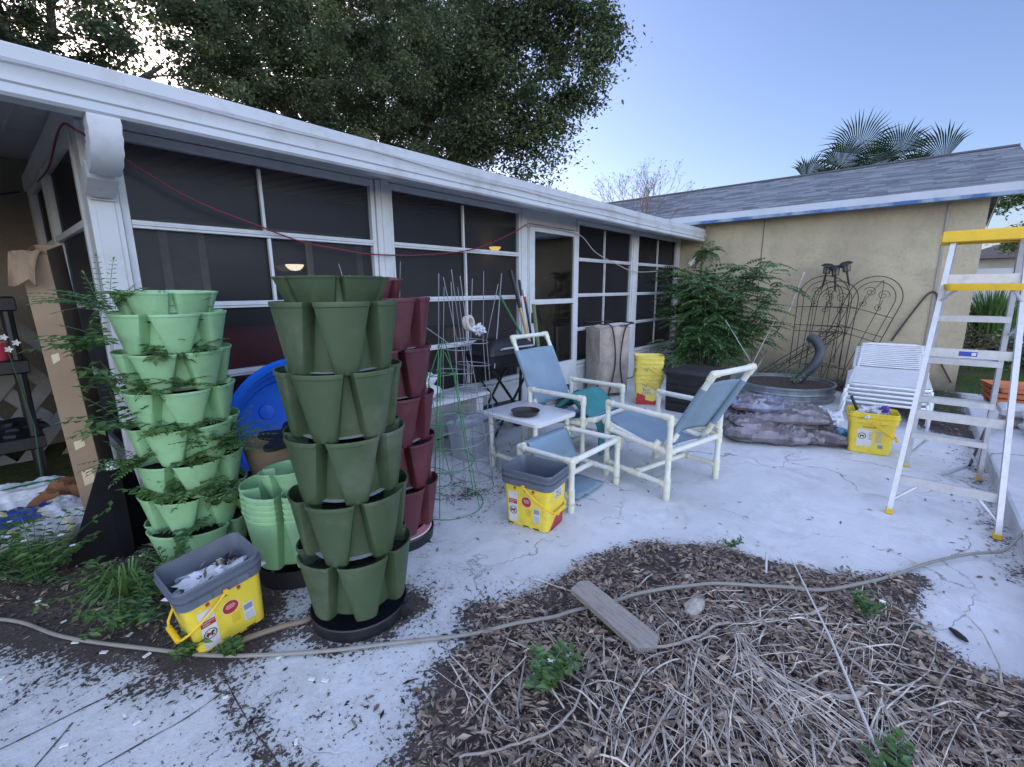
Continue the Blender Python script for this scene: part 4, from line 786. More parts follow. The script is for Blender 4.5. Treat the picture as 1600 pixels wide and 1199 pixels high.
# ------------------------------------------------------------------ pails
def pail(label, loc, rot, body=YEL, rimm=GREYP, H=.36, group=None, red=True, sticker='full', handle_side=1, hx0=.165, hy0=.125):
    t = thing('pail', label, 'pail', loc, 0, group); t.rotation_euler = rot
    bx, by = .80, .80; r0 = .035
    def sz(z): f = z/H; return hx0*(.86+.14*f), hy0*(.86+.14*f)
    mb = MB(); pr_ = []
    for z in (0.0, .006, .02, .12, .24, H*.76): x, y = sz(z); k = .006 if z == 0 else 0; pr_.append((z, x-k, y-k, r0))
    rrloft(mb, pr_, 0, capb=True); mb.build('body', body, t)
    mb = MB(); pr_ = []
    for z, o in ((H*.74, .002), (H*.74, .010), (H*.80, .012), (H*.85, .015), (H*.857, .005), (H*.885, .006), (H*.892, .016), (H*.925, .017), (H*.932, .005), (H*.99, .009), (H, .007), (H, .002), (H*.95, .0), (H*.7, -.004), (.03, -.006)):
        x, y = sz(z); pr_.append((z, x+o, y+o, r0+o))
    rrloft(mb, pr_, 0, capt=True)
    for s_ in (-1, 1):
        x, y = sz(H*.8); mb.box((s_*.075, -(y+.0155), H*.80), (.05, .006, .03), bev=.002); mb.box((s_*.075, (y+.0155), H*.80), (.05, .006, .03), bev=.002)
    mb.build('rim', rimm, t)
    # prints: front is -y (long side), side is -x (short side)
    x1, y1 = sz(.02); x2, y2 = sz(.25); ty = math.atan2(y2-y1, .23); tx = math.atan2(x2-x1, .23)
    def F_(u, z, lift=.0012): return Matrix.Translation((u, -(sz(z)[1]+lift), z)) @ Matrix.Rotation(R_(90)+ty*1, 4, 'X')
    def S_(u, z, lift=.0012, sg=handle_side): return Matrix.Translation((sg*(sz(z)[0]+lift), u*sg, z)) @ Matrix.Rotation(R_(90)*sg, 4, 'Z') @ Matrix.Rotation(R_(90)+tx*1, 4, 'X')
    def rect(mb, M4, w, h, mi=0): mb.add([M4 @ Vector(p) for p in ((-w/2, -h/2, 0), (w/2, -h/2, 0), (w/2, h/2, 0), (-w/2, h/2, 0))], [(0, 1, 2, 3)], mi)
    def disc(mb, M4, r, mi=0, ri=0, n=22):
        V = [M4 @ Vector((r*math.cos(2*math.pi*j/n), r*math.sin(2*math.pi*j/n), 0)) for j in range(n)]
        if ri: V += [M4 @ Vector((ri*math.cos(2*math.pi*j/n), ri*math.sin(2*math.pi*j/n), 0)) for j in range(n)]; mb.add(V, [(j, (j+1) % n, n+(j+1) % n, n+j) for j in range(n)], mi)
        else: mb.add(V, [tuple(range(n))], mi)
    mb = MB(); MT = [LABW, REDP, DRK, PALEY, BLUEPR, M('grey_print', (.25, .27, .34), .5), M('orange_print', (.45, .25, .03), .5)]
    if sticker == 'full':
        rect(mb, F_(-.085, .125), .062, .20, 0); rect(mb, F_(-.085, .158, .0018), .058, .030, 1); disc(mb, F_(-.085, .10, .0018), .026, 2, .022)
        text_mesh(mb, 'WARNING', .0105, F_(-.085, .164, .0024), 0, .0002); text_mesh(mb, 'AVISO', .0105, F_(-.092, .152, .0024), 0, .0002)
        for dx, dz, w, h in ((-.004, .100, .026, .010), (.010, .106, .012, .010), (-.012, .093, .005, .014), (.004, .092, .005, .014)): rect(mb, F_(-.085+dx, dz, .0022), w, h, 2)
        M_ = F_(-.085, .10, .0024); c_, s2 = math.cos(.7), math.sin(.7); mb.add([M_ @ Vector(p) for p in ((-.018*c_-.002, .018*s2-.002, 0), (-.018*c_+.002, .018*s2+.002, 0), (.018*c_+.002, -.018*s2+.002, 0), (.018*c_-.002, -.018*s2-.002, 0))], [(0, 3, 2, 1)], 1)
        disc(mb, F_(.008, .172, .0012), .034, 0); disc(mb, F_(.008, .172, .0016), .032, 1)
        for i, w in enumerate((.034, .042, .030)): rect(mb, F_(.008, .184-.008*i, .0021), w, .0028, 0)
        rect(mb, F_(.075, .10), .045, .095, 0); rect(mb, F_(.075, .125, .0016), .036, .030, 5)
        for i in range(7): rect(mb, F_(.075, .095-.007*i, .0016), .036, .002, 5)
        for i in range(6): rect(mb, F_(.02, .125-.008*i, .0014), .035, .002, 6)
        for dx in (-.07, .0, .055): disc(mb, F_(dx, .248, .0012), .009, 1); rect(mb, F_(dx, .236, .0012), .022, .003, 6)
        for u in (-.105, .0, .07): rect(mb, F_(u, .012, .0012), .04, .008, 2)
        rect(mb, S_(.0, .235), .10, .07, 0); text_mesh(mb, 'TIDY', .030, S_(-.002, .232, .0018), 2, .0002); text_mesh(mb, 'CATS', .030, S_(.002, .206, .0018), 2, .0002); rect(mb, S_(0, .258, .0018), .05, .009, 6)
        M_ = S_(0, .065)
        mb.add([M_ @ Vector(p) for p in ((-.085, -.062, 0), (.085, -.062, 0), (.085, .062, 0), (.0, .02, 0))], [(0, 1, 2, 3)], 1); disc(mb, S_(.03, .075, .0018), .012, 3)
        for i in range(9): rect(mb, S_(-.055+.014*i, .006, .0018), .007, .010, 2)
    elif sticker == 'white':
        rect(mb, F_(-.045, .14), .10, .15, 0); disc(mb, F_(-.062, .155, .0018), .028, 2, .023); rect(mb, F_(-.062, .158, .002), .030, .011, 2); rect(mb, F_(-.072, .148, .002), .006, .014, 2); rect(mb, F_(-.053, .148, .002), .006, .014, 2)
        rect(mb, F_(-.02, .235), .09, .014, 6); rect(mb, F_(.05, .15), .055, .13, 3)
        for i in range(9): rect(mb, F_(.05, .20-.011*i, .0016), .045, .004, 6)
        for i in range(6): rect(mb, F_(-.005, .19-.012*i, .0018), .022, .005, 6)
        rect(mb, F_(.07, .075, .0016), .032, .030, 5)
        disc(mb, S_(.03, .05), .022, 1); rect(mb, S_(0, .2), .08, .06, 3)
    else:
        rect(mb, F_(0, .17), .12, .10, 3); text_mesh(mb, 'TIDY', .04, F_(-.02, .185, .0018), 2, .0002); text_mesh(mb, 'CATS', .04, F_(-.02, .15, .0018), 2, .0002); disc(mb, F_(.06, .17, .0018), .02, 0)
        M_ = F_(0, .05); mb.add([M_ @ Vector(p) for p in ((-.135, -.045, 0), (.135, -.045, 0), (.135, .04, 0), (.06, -.005, 0), (-.135, .045, 0))], [(0, 1, 3, 4), (1, 2, 3)], 1)
        rect(mb, S_(0, .17), .08, .10, 3); rect(mb, S_(0, .18, .0018), .05, .05, 6)
    mb.build('printed_label', MT, t, False)
    return t, sz
def bail(t, sz, H, side, drop, out=.03, mat=YELL, grip=True):
    # yellow bail pivoting on the long sides, swung down over the short side
    x, y = sz(H*.8); px = .0; P = []
    for i in range(17):
        a = math.pi*i/16; yy = -math.cos(a)*(y+.024); f = math.sin(a); rr = drop
        P.append((px+side*(sz(H*.4)[0]+out)*min(1, f*1.15), yy, H*.77-rr*min(1, f*1.1)))
    mb = MB(); mb.tube(P, [.0055]*17, 8); h = mb.build('handle', mat, t)
    mb = MB(); mb.tube([Vector(p) for p in P[6:11]], .012, 10); mb.build('grip', mat, h)
    for q in (P[0], P[-1]): mb = MB(); mb.tube([(q[0], q[1]-.006, q[2]), (q[0], q[1]+.006, q[2])], .011, 10); mb.build('pivot', mat, h)
# near pail, tilted
near, sz = pail('yellow pail with grey rim tilting on soil beside the dark green planter tower, near hose', (.485, 2.03, .018), (R_(5), R_(-6), R_(3)), handle_side=-1); near.scale = (.90, .90, .93); bail(near, sz, .36, -1, .17, .035)
mid, sz = pail('empty yellow pail with grey rim standing in front of the footstool', (2.06, 1.60, 0), (0, 0, R_(-82)), handle_side=1); bail(mid, sz, .36, 1, .16, .02)
far_, sz = pail('all yellow pail full of rubbish next to the soil bags', (4.90, .14, 0), (0, 0, R_(-82)), body=YEL, rimm=YEL, sticker='white', handle_side=1); bail(far_, sz, .36, 1, .15, .03)
def crumple(name, label, cat, loc, s, mat, seed, n=14, flat=.5, amp=.35, rot=0):
    mb = MB(); V = []; F = []; m_ = n*2
    for i in range(n+1):
        ph = math.pi*i/n
        for j in range(m_):
            th = 2*math.pi*j/m_; d = Vector((math.sin(ph)*math.cos(th), math.sin(ph)*math.sin(th), math.cos(ph))); k = 1+amp*noise.noise(d*2.3+Vector((seed, 0, 0)))+amp*.5*noise.noise(d*6+Vector((seed, 3, 0)))
            V.append((d.x*s[0]*k, d.y*s[1]*k, d.z*s[2]*k))
    for i in range(n):
        for j in range(m_): F.append((i*m_+j, (i+1)*m_+j, (i+1)*m_+(j+1) % m_, i*m_+(j+1) % m_))
    mb.add(V, F); o = mb.build(name, mat); o.location = loc; o.rotation_euler = (0, 0, rot); return tag(o, label, cat)
def Wm(o, p): o_ = Matrix.LocRotScale(o.location, o.rotation_euler, o.scale); return o_ @ Vector(p)
crumple('crumpled_bag', 'crumpled white plastic bag inside the near grey rimmed pail', 'bag', Wm(near, (.01, 0, .245)), (.125, .085, .045), PLASTW, 3, 22, amp=.8, rot=-.24)
mb = MB()
for i in range(90):
    p = Wm(near, (rnd.uniform(-.13, .13), rnd.uniform(-.085, .085), rnd.uniform(.265, .29))); mb.leaf(p, (rnd.uniform(-1, 1), rnd.uniform(-1, 1), rnd.uniform(-.3, .6)), (rnd.uniform(-.5, .5), rnd.uniform(-.5, .5), 1), rnd.uniform(.02, .05), .014, rnd.randrange(3))
struct(tag(mb.build('leaf_scraps', [L1, L2, SOIL], None, False), 'dry leaf scraps lying on the crumpled bag in the near pail', 'leaves'), 'stuff')
crumple('crumpled_bag', 'crumpled white bag of rubbish in the all yellow pail', 'bag', Wm(far_, (.0, 0, .34)), (.12, .09, .05), PLASTW, 9, 20, amp=.7)
crumple('wrapper', 'shiny purple wrapper on top of the rubbish in the yellow pail', 'wrapper', Wm(far_, (.07, -.03, .375)), (.045, .035, .028), M('purple_foil', (.10, .04, .32), .25), 5, 12, amp=.9)
mb = MB(); mb.tube([Wm(far_, (-.1, .0, .33)), Wm(far_, (-.16, .05, .46))], .012, 8); tag(mb.build('broken_stick', BLACKP), 'black stick handle poking out of the yellow rubbish pail', 'handle')
# nested yellow pail stack
labs = ['lowest yellow pail of the stack with a red printed base', 'second yellow pail nested in the lowest one by the porch', 'third yellow pail in the stack by the black box', 'top empty yellow pail of the nested stack']
for k, (z, st) in enumerate(((0, 'logo'), (.055, 'x'), (.19, 'logo'), (.245, 'x'))):
    p, sz = pail(labs[k], (5.30, 2.36, z), (0, 0, R_(-62+3*(k % 2))), body=YEL2, rimm=YEL2, sticker=st if st != 'x' else 'logo', group='nested yellow pails', hx0=.16, hy0=.125); 
    if k in (0, 2): bail(p, sz, .36, 1, .15, .03)

# ------------------------------------------------------------------ PVC furniture
RP = .0195
def pvc(mb, a, b, r=RP, mi=0): mb.tube([a, b], r, 14, mi)
def fit(mb, p, d, L_=.05, r=.0242, mi=1):   # socket of a fitting from joint p along d
    p = Vector(p); d = Vector(d).normalized(); mb.tube([p-d*.012, p, p+d*L_, p+d*(L_+.001)], [r*.8, r, r, r*.94], 14, mi)
def ball(mb, p, r=.025, mi=1):
    mb.lathe([(r*math.sin(a), -r*math.cos(a)) for a in [math.pi*i/8 for i in range(9)]], 14, p, mi)
def joint(mb, p, *ds):
    ball(mb, p)
    for d in ds: fit(mb, p, d)
def sling(mb, pts, w, sagx=.0, n=10):
    P = spline(pts, 5); V = []; F = []; k = len(P)
    for i, p in enumerate(P):
        for j in range(n+1):
            u = -1+2*j/n; t = (P[min(i+1, k-1)]-P[max(i-1, 0)]).normalized(); nn = Vector((1, 0, 0)).cross(t); V.append(p+Vector((u*w/2, 0, 0))-nn*sagx*(1-u*u))
    for i in range(k-1):
        for j in range(n): a = i*(n+1)+j; F.append((a, a+1, a+n+2, a+n+1))
    mb.add(V, F)
def pvc_chair(label, loc, rz, back=(-.23, .40, -.50, .885)):
    t = thing('lounge_chair', label, 'chair', loc, rz, 'pvc pipe lounge chairs')
    W, D = .30, .27; HA = .57; zf, zr = .37, .335
    for sx_ in (-1, 1):
        for sy_ in (-1, 1):
            mb = MB(); p = (sx_*W, sy_*D, 0); pvc(mb, (p[0], p[1], .0), (p[0], p[1], HA)); fit(mb, (p[0], p[1], 0.012), (0, 0, 1), .05); joint(mb, (p[0], p[1], .108), (0, -sy_, 0), (0, 0, 1), (0, 0, -1)); zz = zf if sy_ > 0 else zr
            joint(mb, (p[0], p[1], zz), (0, -sy_, 0), (0, 0, 1), (0, 0, -1), (-sx_, 0, 0)); joint(mb, (p[0], p[1], HA), (0, -sy_, 0), (0, 0, -1)); mb.build('leg', [PVC, PVCF], t)
        mb = MB(); pvc(mb, (sx_*W, -D, HA), (sx_*W, D, HA)); mb.build('armrest', [PVC, PVCF], t)
        mb = MB(); pvc(mb, (sx_*W, -D, .108), (sx_*W, D, .108)); joint(mb, (sx_*W, 0, .108), (0, 1, 0), (0, -1, 0), (-sx_, 0, 0)); pvc(mb, (sx_*W, -D, zr), (sx_*W, D, zf)); joint(mb, (sx_*W, -.16, zr+.01), (0, 1, 0), (-sx_*.4, -.2, .6)); mb.build('side_rail', [PVC, PVCF], t)
    mb = MB(); pvc(mb, (-W, 0, .108), (W, 0, .108)); mb.build('stretcher', [PVC, PVCF], t)
    mb = MB(); pvc(mb, (-W, -D, zr), (W, -D, zr)); mb.build('rear_rail', [PVC, PVCF], t)
    mb = MB(); pvc(mb, (-W+.05, D+.07, zf+.03), (W-.05, D+.07, zf+.03)); 
    for s_ in (-1, 1): pvc(mb, (s_*(W-.05), D+.07, zf+.03), (s_*(W-.05), -.17, .30)); joint(mb, (s_*(W-.05), D+.07, zf+.03), (0, -1, -.2), (-s_, 0, 0)); joint(mb, (s_*(W-.05), -.17, .30), (0, 1, .2), (0, -.5, .8))
    mb.build('seat_frame', [PVC, PVCF], t)
    y0, z0, y1, z1 = back; bw = .235; bf = MB(); d = Vector((0, y1-y0, z1-z0)).normalized()
    for s_ in (-1, 1):
        pvc(bf, (s_*bw, -.17, .30), (s_*bw, y0, z0)); pvc(bf, (s_*bw, y0, z0), (s_*bw, y1, z1)); joint(bf, (s_*bw, y1, z1), -d, (-s_, 0, 0)); joint(bf, (s_*bw, y0, z0), d, -d)
        bf.tube([(s_*(bw+.03), -D, HA-.16), (s_*(bw+.01), y0-.06, z0+.06)], RP*.9, 10, 1)
    pvc(bf, (-bw, y1, z1), (bw, y1, z1)); bf.build('back_frame', [PVC, PVCF], t)
    s1 = MB(); a = Vector((0, y0+.02, z0+.0)); b = a.lerp(Vector((0, y1, z1)), .80); sling(s1, [a, a.lerp(b, .5), b], bw*2+.03, .03); 
    bk = s1.build('backrest_sling', SLING, t, solid=.003)
    for s_ in (-1, 1):
        mb = MB(); mb.tube([(s_*bw, y0+d.y*.02, z0+d.z*.02), (s_*bw, y0+(y1-y0)*.8, z0+(z1-z0)*.8)], RP+.0045, 14); mb.build('sleeve', SLING, bk)
    s1 = MB(); sling(s1, [(0, D+.07, zf+.055), (0, D-.05, zf+.02), (0, .05, .325), (0, -.14, .30), (0, -.19, .33)], .46, .012); s1.build('seat_sling', SLING, t, solid=.003)
    return t
pvc_chair('pvc pipe lounge chair seen from behind with an empty blue sling, right of the other', (3.205, 1.29, 0), R_(-13.3))
pvc_chair('pvc pipe lounge chair with a teal cushion on its seat, facing the camera', (3.27, 2.09, 0), R_(178), back=(-.26, .42, -.53, .985))
# teal cushion folded on chair seat
cu_ = thing('cushion', 'folded teal cushion slumped on the seat of the chair by the door', 'cushion', (3.24, 1.98, .40)); mb = MB()
sec = [(-.25, -.22, -.02), (-.22, -.16, .07), (-.10, -.02, .15), (.05, .08, .16), (.20, .20, .06), (.25, .26, -.04)]
V = []; F = []; nn = 14
P = spline([(0, a, b) for a, b, c in [(-.22, .00, 0), (-.14, .05, 0), (-.05, .13, 0), (.02, .16, 0), (.12, .08, 0), (.20, .01, 0)]], 5)
for i, p in enumerate(P):
    for j in range(nn+1): u = -1+2*j/nn; V.append((u*.22+.02*nz(p.y*5, u, 3), p.y, p.z+.012*nz(u*3, p.y*8, 2)-.02*abs(u)**3))
for i in range(len(P)-1):
    for j in range(nn): a = i*(nn+1)+j; F.append((a, a+1, a+nn+2, a+nn+1))
mb.add(V, F); mb.build('cover', TEAL, cu_, solid=.035)
mb = MB(); V = []; F = []
for i in range(9):
    for j in range(9): u = i/8; w = j/8; V.append((-.2+.34*u+.02*math.sin(w*5), -.22-.02*math.sin(u*6)*w-.05*w, -.02-.26*w))
for i in range(8):
    for j in range(8): a = i*9+j; F.append((a, a+1, a+10, a+9))
mb.add(V, F); mb.build('hanging_flap', TEAL, cu_, solid=.02)
# footstool
t = thing('footstool', 'pvc pipe footstool with its blue sling torn loose on one side', 'footstool', (2.585, 1.70, 0), R_(-1))
W, D, Hs = .29, .215, .34
for sx_ in (-1, 1):
    for sy_ in (-1, 1):
        mb = MB(); pvc(mb, (sx_*W, sy_*D, 0), (sx_*W, sy_*D, Hs)); fit(mb, (sx_*W, sy_*D, .012), (0, 0, 1)); joint(mb, (sx_*W, sy_*D, .105), (0, 0, 1), (0, 0, -1), (0, -sy_, 0)); joint(mb, (sx_*W, sy_*D, Hs), (-sx_, 0, 0), (0, -sy_, 0), (0, 0, -1)); mb.build('leg', [PVC, PVCF], t)
    mb = MB(); pvc(mb, (sx_*W, -D, Hs), (sx_*W, D, Hs)); pvc(mb, (sx_*W, -D, .105), (sx_*W, D, .105)); mb.build('side_rail', [PVC, PVCF], t)
for sy_ in (-1, 1): mb = MB(); pvc(mb, (-W, sy_*D, Hs), (W, sy_*D, Hs)); mb.build('top_rail', [PVC, PVCF], t)
mb = MB(); pvc(mb, (-W, 0, .105), (W, 0, .105)); joint(mb, (W, 0, .105), (-1, 0, 0), (0, 1, 0), (0, -1, 0)); joint(mb, (-W, 0, .105), (1, 0, 0), (0, 1, 0), (0, -1, 0)); mb.build('stretcher', [PVC, PVCF], t)
mb = MB(); V = []; F = []
for i in range(13):
    for j in range(11):
        u = i/12; w = j/10; x = -.24+.46*u; V.append((x+.03*w*(u-.5), D-.03-.10*w-.02*math.sin(u*7)*w, Hs+.026-.19*w*(.75+.3*u)-.03*w*w+.01*math.sin(u*9+w*3)*w))
for i in range(12):
    for j in range(10): a = i*11+j; F.append((a, a+1, a+12, a+11))
mb.add(V, F); mb.tube([(-.24, D, Hs), (.22, D, Hs)], RP+.005, 12); mb.build('torn_sling', SLING, t, solid=.003)
mb = MB(); V = []; F = []
for i in range(9):
    for j in range(7): V.append((.02+.36*i/8+.03*nz(i, j, 1, .5), -.02+.26*j/6+.03*nz(j, i, 4, .5), .01+.012*(1+nz(i, j, 9, .8))))
for i in range(8):
    for j in range(6): a = i*7+j; F.append((a, a+1, a+8, a+7))
mb.add(V, F); tag(mb.build('fabric_scrap', SLING, None, loc=(2.42, 1.55, 0), solid=.003), 'torn piece of blue sling fabric lying on the ground under the footstool', 'fabric')
# table
t = thing('patio_table', 'small white topped patio table on cream pvc legs', 'table', (2.725, 2.18, 0), R_(-3))
mb = MB(); rrloft(mb, [(.428, .235, .285, .04), (.432, .245, .295, .05), (.455, .247, .297, .05), (.460, .24, .29, .045)], 0, capb=True, capt=True); mb.build('tabletop', M('white_resin', (.66, .66, .68), .45, .06, 6, dirt=(.35, .33, .3), damt=.4, dscale=14), t)
for sx_ in (-1, 1):
    for sy_ in (-1, 1): mb = MB(); pvc(mb, (sx_*.19, sy_*.23, 0), (sx_*.19, sy_*.23, .43)); fit(mb, (sx_*.19, sy_*.23, .01), (0, 0, 1)); joint(mb, (sx_*.19, sy_*.23, .11), (0, 0, 1), (0, -sy_, 0)); mb.build('leg', [PVC, PVCF], t)
    mb = MB(); pvc(mb, (sx_*.19, -.23, .11), (sx_*.19, .23, .11)); mb.build('rail', [PVC, PVCF], t)
mb = MB(); pvc(mb, (-.19, 0, .11), (.19, 0, .11)); mb.build('stretcher', [PVC, PVCF], t)
mb = MB(); mb.lathe([(0, 0), (.07, 0), (.095, .012), (.108, .036), (.112, .038), (.104, .03), (.088, .012), (0, .010)], 32); tag(mb.build('saucer', M('dark_brown_glaze', (.03, .022, .02), .35), None, loc=(2.62, 2.13, .461)), 'dark round saucer on the white patio table', 'saucer')

# ------------------------------------------------------------------ wire cages
def cage(label, loc, rb, rt, hr, tips, mat, n=5, rings=4, lean=(0, 0), wire=.0024, rot0=0, seed=1, tipz=1.5):
    t = thing('tomato_cage', label, 'plant cage', loc, 0, 'upturned tomato cages'); r = random.Random(seed)
    for i in range(rings):
        f = i/(rings-1); rr = rb+(rt-rb)*f; z = .012+hr*f; cx, cy = lean[0]*z, lean[1]*z; mb = MB()
        mb.tube([(cx+rr*math.cos(a), cy+rr*math.sin(a), z+.012*math.sin(a+i)) for a in [2*math.pi*k/28 for k in range(28)]], wire, 5, closed=True); mb.build('ring', mat, t)
    for k in range(n):
        a = rot0+2*math.pi*k/n; a2 = a+r.uniform(-.3, .3); P = []
        for f in (0, .33, .66, 1.0): z = .012+hr*f; rr = rb+(rt-rb)*f; P.append((lean[0]*z+rr*math.cos(a), lean[1]*z+rr*math.sin(a), z))
        re = rt*tips; P.append((lean[0]*tipz+re*math.cos(a2+(0)), lean[1]*tipz+re*math.sin(a2), tipz*r.uniform(.94, 1.03)))
        mb = MB(); mb.tube(P, wire, 5); mb.build('stake', mat, t)
    return t
cage('green wire tomato cage upturned beside the maroon planter tower', (1.87, 2.19, 0), .235, .085, .86, .2, WIREG, 5, 4, (.02, .02), .0032, seed=1, tipz=1.08)
cage('second green wire cage behind, its stakes pointing up by the maroon tower', (2.0, 2.62, 0), .22, .13, .7, .9, WIREG, 4, 3, (-.08, 0), .003, .6, seed=4, tipz=1.12)
cage('tall grey wire tomato cage upturned in the middle of the cages', (2.14, 2.33, 0), .225, .11, 1.0, .7, WIREM, 5, 7, (-.02, .03), .0028, .3, seed=2, tipz=1.50)
cage('grey wire tomato cage with splayed stakes nearest the patio table', (2.36, 2.42, 0), .19, .115, 1.02, 1.8, WIREM, 5, 7, (.0, .0), .0028, .9, seed=3, tipz=1.50)
cage('grey wire tomato cage standing behind the maroon planter tower', (1.78, 2.62, 0), .2, .12, .9, 1.9, WIREM, 4, 3, (-.05, 0), .0022, .2, seed=6, tipz=1.56)
mb = MB()
crumple('tape_roll_bag', 'pale rag hung on the grey wire cage by the table', 'rag', (2.33, 2.32, 1.12), (.04, .04, .035), PLASTW, 8, 14, amp=.8)
mb = MB(); mb.lathe([(.035, -.02), (.055, -.02), (.058, 0), (.055, .02), (.035, .02), (.035, -.02)], 20, M4=Matrix.Rotation(R_(80), 4, 'X') @ Matrix.Rotation(.3, 4, 'Y')); tag(mb.build('tape_roll', M('cream_tape', (.55, .50, .44), .6), None, loc=(2.27, 2.36, 1.17)), 'roll of cream tape hung on the grey wire cage', 'tape')
mb = MB(); mb.tube([(2.05, 3.22, 1.42), (2.6, 2.95, .95)], .004, 5); tag(mb.build('wire_rod', WIREM), 'thin grey rod leaning from the screen towards the cages', 'rod')
mb = MB(); mb.tube([(3.58, 3.22, 1.56), (3.0, 2.8, .70)], .006, 5); tag(mb.build('wire_rod', WIREM), 'thin grey rod leaning against the screen left of the tool handles', 'rod')

# ------------------------------------------------------------------ clutter by the porch
t = thing('plastic_bench', 'white plastic bench behind the wire cages', 'bench', (2.45, 2.98, 0), R_(-2))
mb = MB(); mb.box2((-.55, -.16, .46), (.5, .16, .50), bev=.012); mb.build('seat', WHITE, t)
for x in (-.45, .4): mb = MB(); mb.box2((x-.04, -.13, 0), (x+.04, .13, .459), bev=.01); mb.build('leg', WHITE, t)
crumple('plastic_sack', 'white plastic sack slumped on the white bench', 'sack', (2.2, 2.96, .62), (.24, .13, .12), PLASTW, 21, 18, amp=.5)
t = thing('clear_tub', 'cloudy plastic tub on the ground behind the wire cages', 'tub', (2.62, 2.72, 0)); mb = MB(); rrloft(mb, [(0, .15, .11, .03), (.30, .18, .13, .03), (.31, .19, .14, .03), (.31, .175, .125, .03), (.05, .14, .10, .03)], capb=True, capt=True); mb.build('tub_body', M('cloudy_plastic', (.36, .39, .45), .3), t)
crumple('rubbish_bag', 'pale crumpled bag on the ground between table and cages', 'bag', (2.72, 2.82, .17), (.22, .16, .17), M('dusty_film', (.27, .29, .34), .5, .2), 31, 18, amp=.5)
t = thing('barbecue_grill', 'black portable barbecue grill on crossed legs left of the door', 'grill', (3.30, 2.98, 0), R_(-4))
mb = MB(); rrloft(mb, [(.68, .26, .15, .03), (.71, .29, .18, .03), (.80, .31, .19, .03)], capb=True, capt=True); mb.build('firebox', BLACKP, t)
mb = MB(); rrloft(mb, [(.805, .315, .195, .03), (.87, .30, .18, .05), (.93, .24, .13, .06), (.95, .15, .06, .05)], capt=True); mb.build('lid', BLACKP, t)
mb = MB(); mb.tube([(-.2, -.20, .86), (-.2, -.23, .87), (.2, -.23, .87), (.2, -.20, .86)], .009, 6); mb.build('handle', ALU, t)
for s_ in (-1, 1):
    for y in (-.15, .15): mb = MB(); mb.tube([(s_*.27, y, .68), (-s_*.27, y, .0)], .013, 6); mb.build('leg', BLACKP, t)
mb = MB(); mb.box2((.311, -.1, .60), (.40, .12, .72), bev=.01); mb.build('side_panel', M('grey_panel', (.16, .18, .22), .4), t)
mb = MB(); mb.box2((-.25, -.12, .25), (.25, .12, .265)); mb.build('shelf', BLACKP, t)
t = thing('kick_scooter', 'kick scooter with a lime green wheel guard beside the barbecue grill', 'scooter', (3.62, 2.93, 0), R_(-12))
for x in (-.1, .5): mb = MB(); mb.lathe([(.03, -.018), (.09, -.018), (.10, 0), (.09, .018), (.03, .018), (.03, -.018)], 20, M4=Matrix.Translation((x, 0, .10)) @ Matrix.Rotation(R_(90), 4, 'X')); mb.build('wheel', BLACKP, t)
mb = MB(); mb.tube([(-.1+.135*math.cos(a), 0, .11+.135*math.sin(a)) for a in [R_(20+14*i) for i in range(11)]], .022, 8); mb.build('wheel_guard', M('lime_plastic', (.20, .55, .02), .4), t)
mb = MB(); mb.box2((0, -.05, .08), (.42, .05, .10), bev=.008); mb.build('deck', BLACKP, t)
mb = MB(); mb.tube([(-.1, 0, .1), (-.06, 0, .78)], .015, 8); mb.tube([(-.06, -.18, .78), (-.06, .18, .78)], .013, 8); mb.build('handlebar', BLACKP, t)
t = thing('hand_truck', 'hand truck with a red wheel hub behind the chair by the door', 'hand truck', (4.55, 2.98, 0), R_(-30))
for y in (-.18, .18):
    mb = MB(); mb.lathe([(.045, -.03), (.11, -.03), (.125, 0), (.11, .03), (.045, .03), (.045, -.03)], 22, M4=Matrix.Translation((0, y, .125)) @ Matrix.Rotation(R_(90), 4, 'X')); w = mb.build('wheel', BLACKP, t)
    mb = MB(); mb.lathe([(0, -.034), (.044, -.034), (.044, .034), (0, .034)], 16, M4=Matrix.Translation((0, y, .125)) @ Matrix.Rotation(R_(90), 4, 'X')); mb.build('hub', REDP, w)
mb = MB(); mb.tube([(0, -.13, .12), (.25, -.13, .12), (.28, -.13, .3)], .012, 6); mb.tube([(0, .13, .12), (.25, .13, .12), (.28, .13, .3)], .012, 6); mb.tube([(0, -.18, .125), (0, .18, .125)], .012, 6); mb.build('frame', BLACKP, t)
# long handled tools
def tool(label, a, b, mats, splits, r=.014, cat='garden tool', name='garden_tool'):
    t = thing(name, label, cat); a, b = Vector(a), Vector(b); prev = 0
    for i, (f, m) in enumerate(zip(splits, mats)):
        mb = MB(); mb.tube([a.lerp(b, prev), a.lerp(b, f)], r*(1.15 if i else 1), 8); mb.build('handle' if i == 0 else 'grip', m, t); prev = f
tool('yellow wooden handled tool with a long black grip leaning on the porch', (4.02, 2.98, .10), (3.72, 3.22, 1.60), [TWOOD, BLACKP], [.74, 1.0], .017)
tool('white pole with a black end leaning on the porch beside the door', (3.9, 3.0, .1), (3.86, 3.22, 1.50), [FRAME, BLACKP], [.88, 1.0], .012)
tool('dark pole with red bands leaning by the door frame', (3.98, 2.98, .1), (3.93, 3.22, 1.40), [BLACKP, REDP, ALU], [.9, .94, 1.0], .013)
tool('dark green pole slanting across the screen left of the other tools', (3.92, 2.9, .45), (3.50, 3.2, 1.37), [GREENT], [1.0], .013)
tool('short olive green stake leaning right of the wooden tool handle', (3.86, 2.86, .1), (3.98, 3.12, 1.24), [M('olive_stake', (.10, .14, .07), .6)], [1.0], .021)
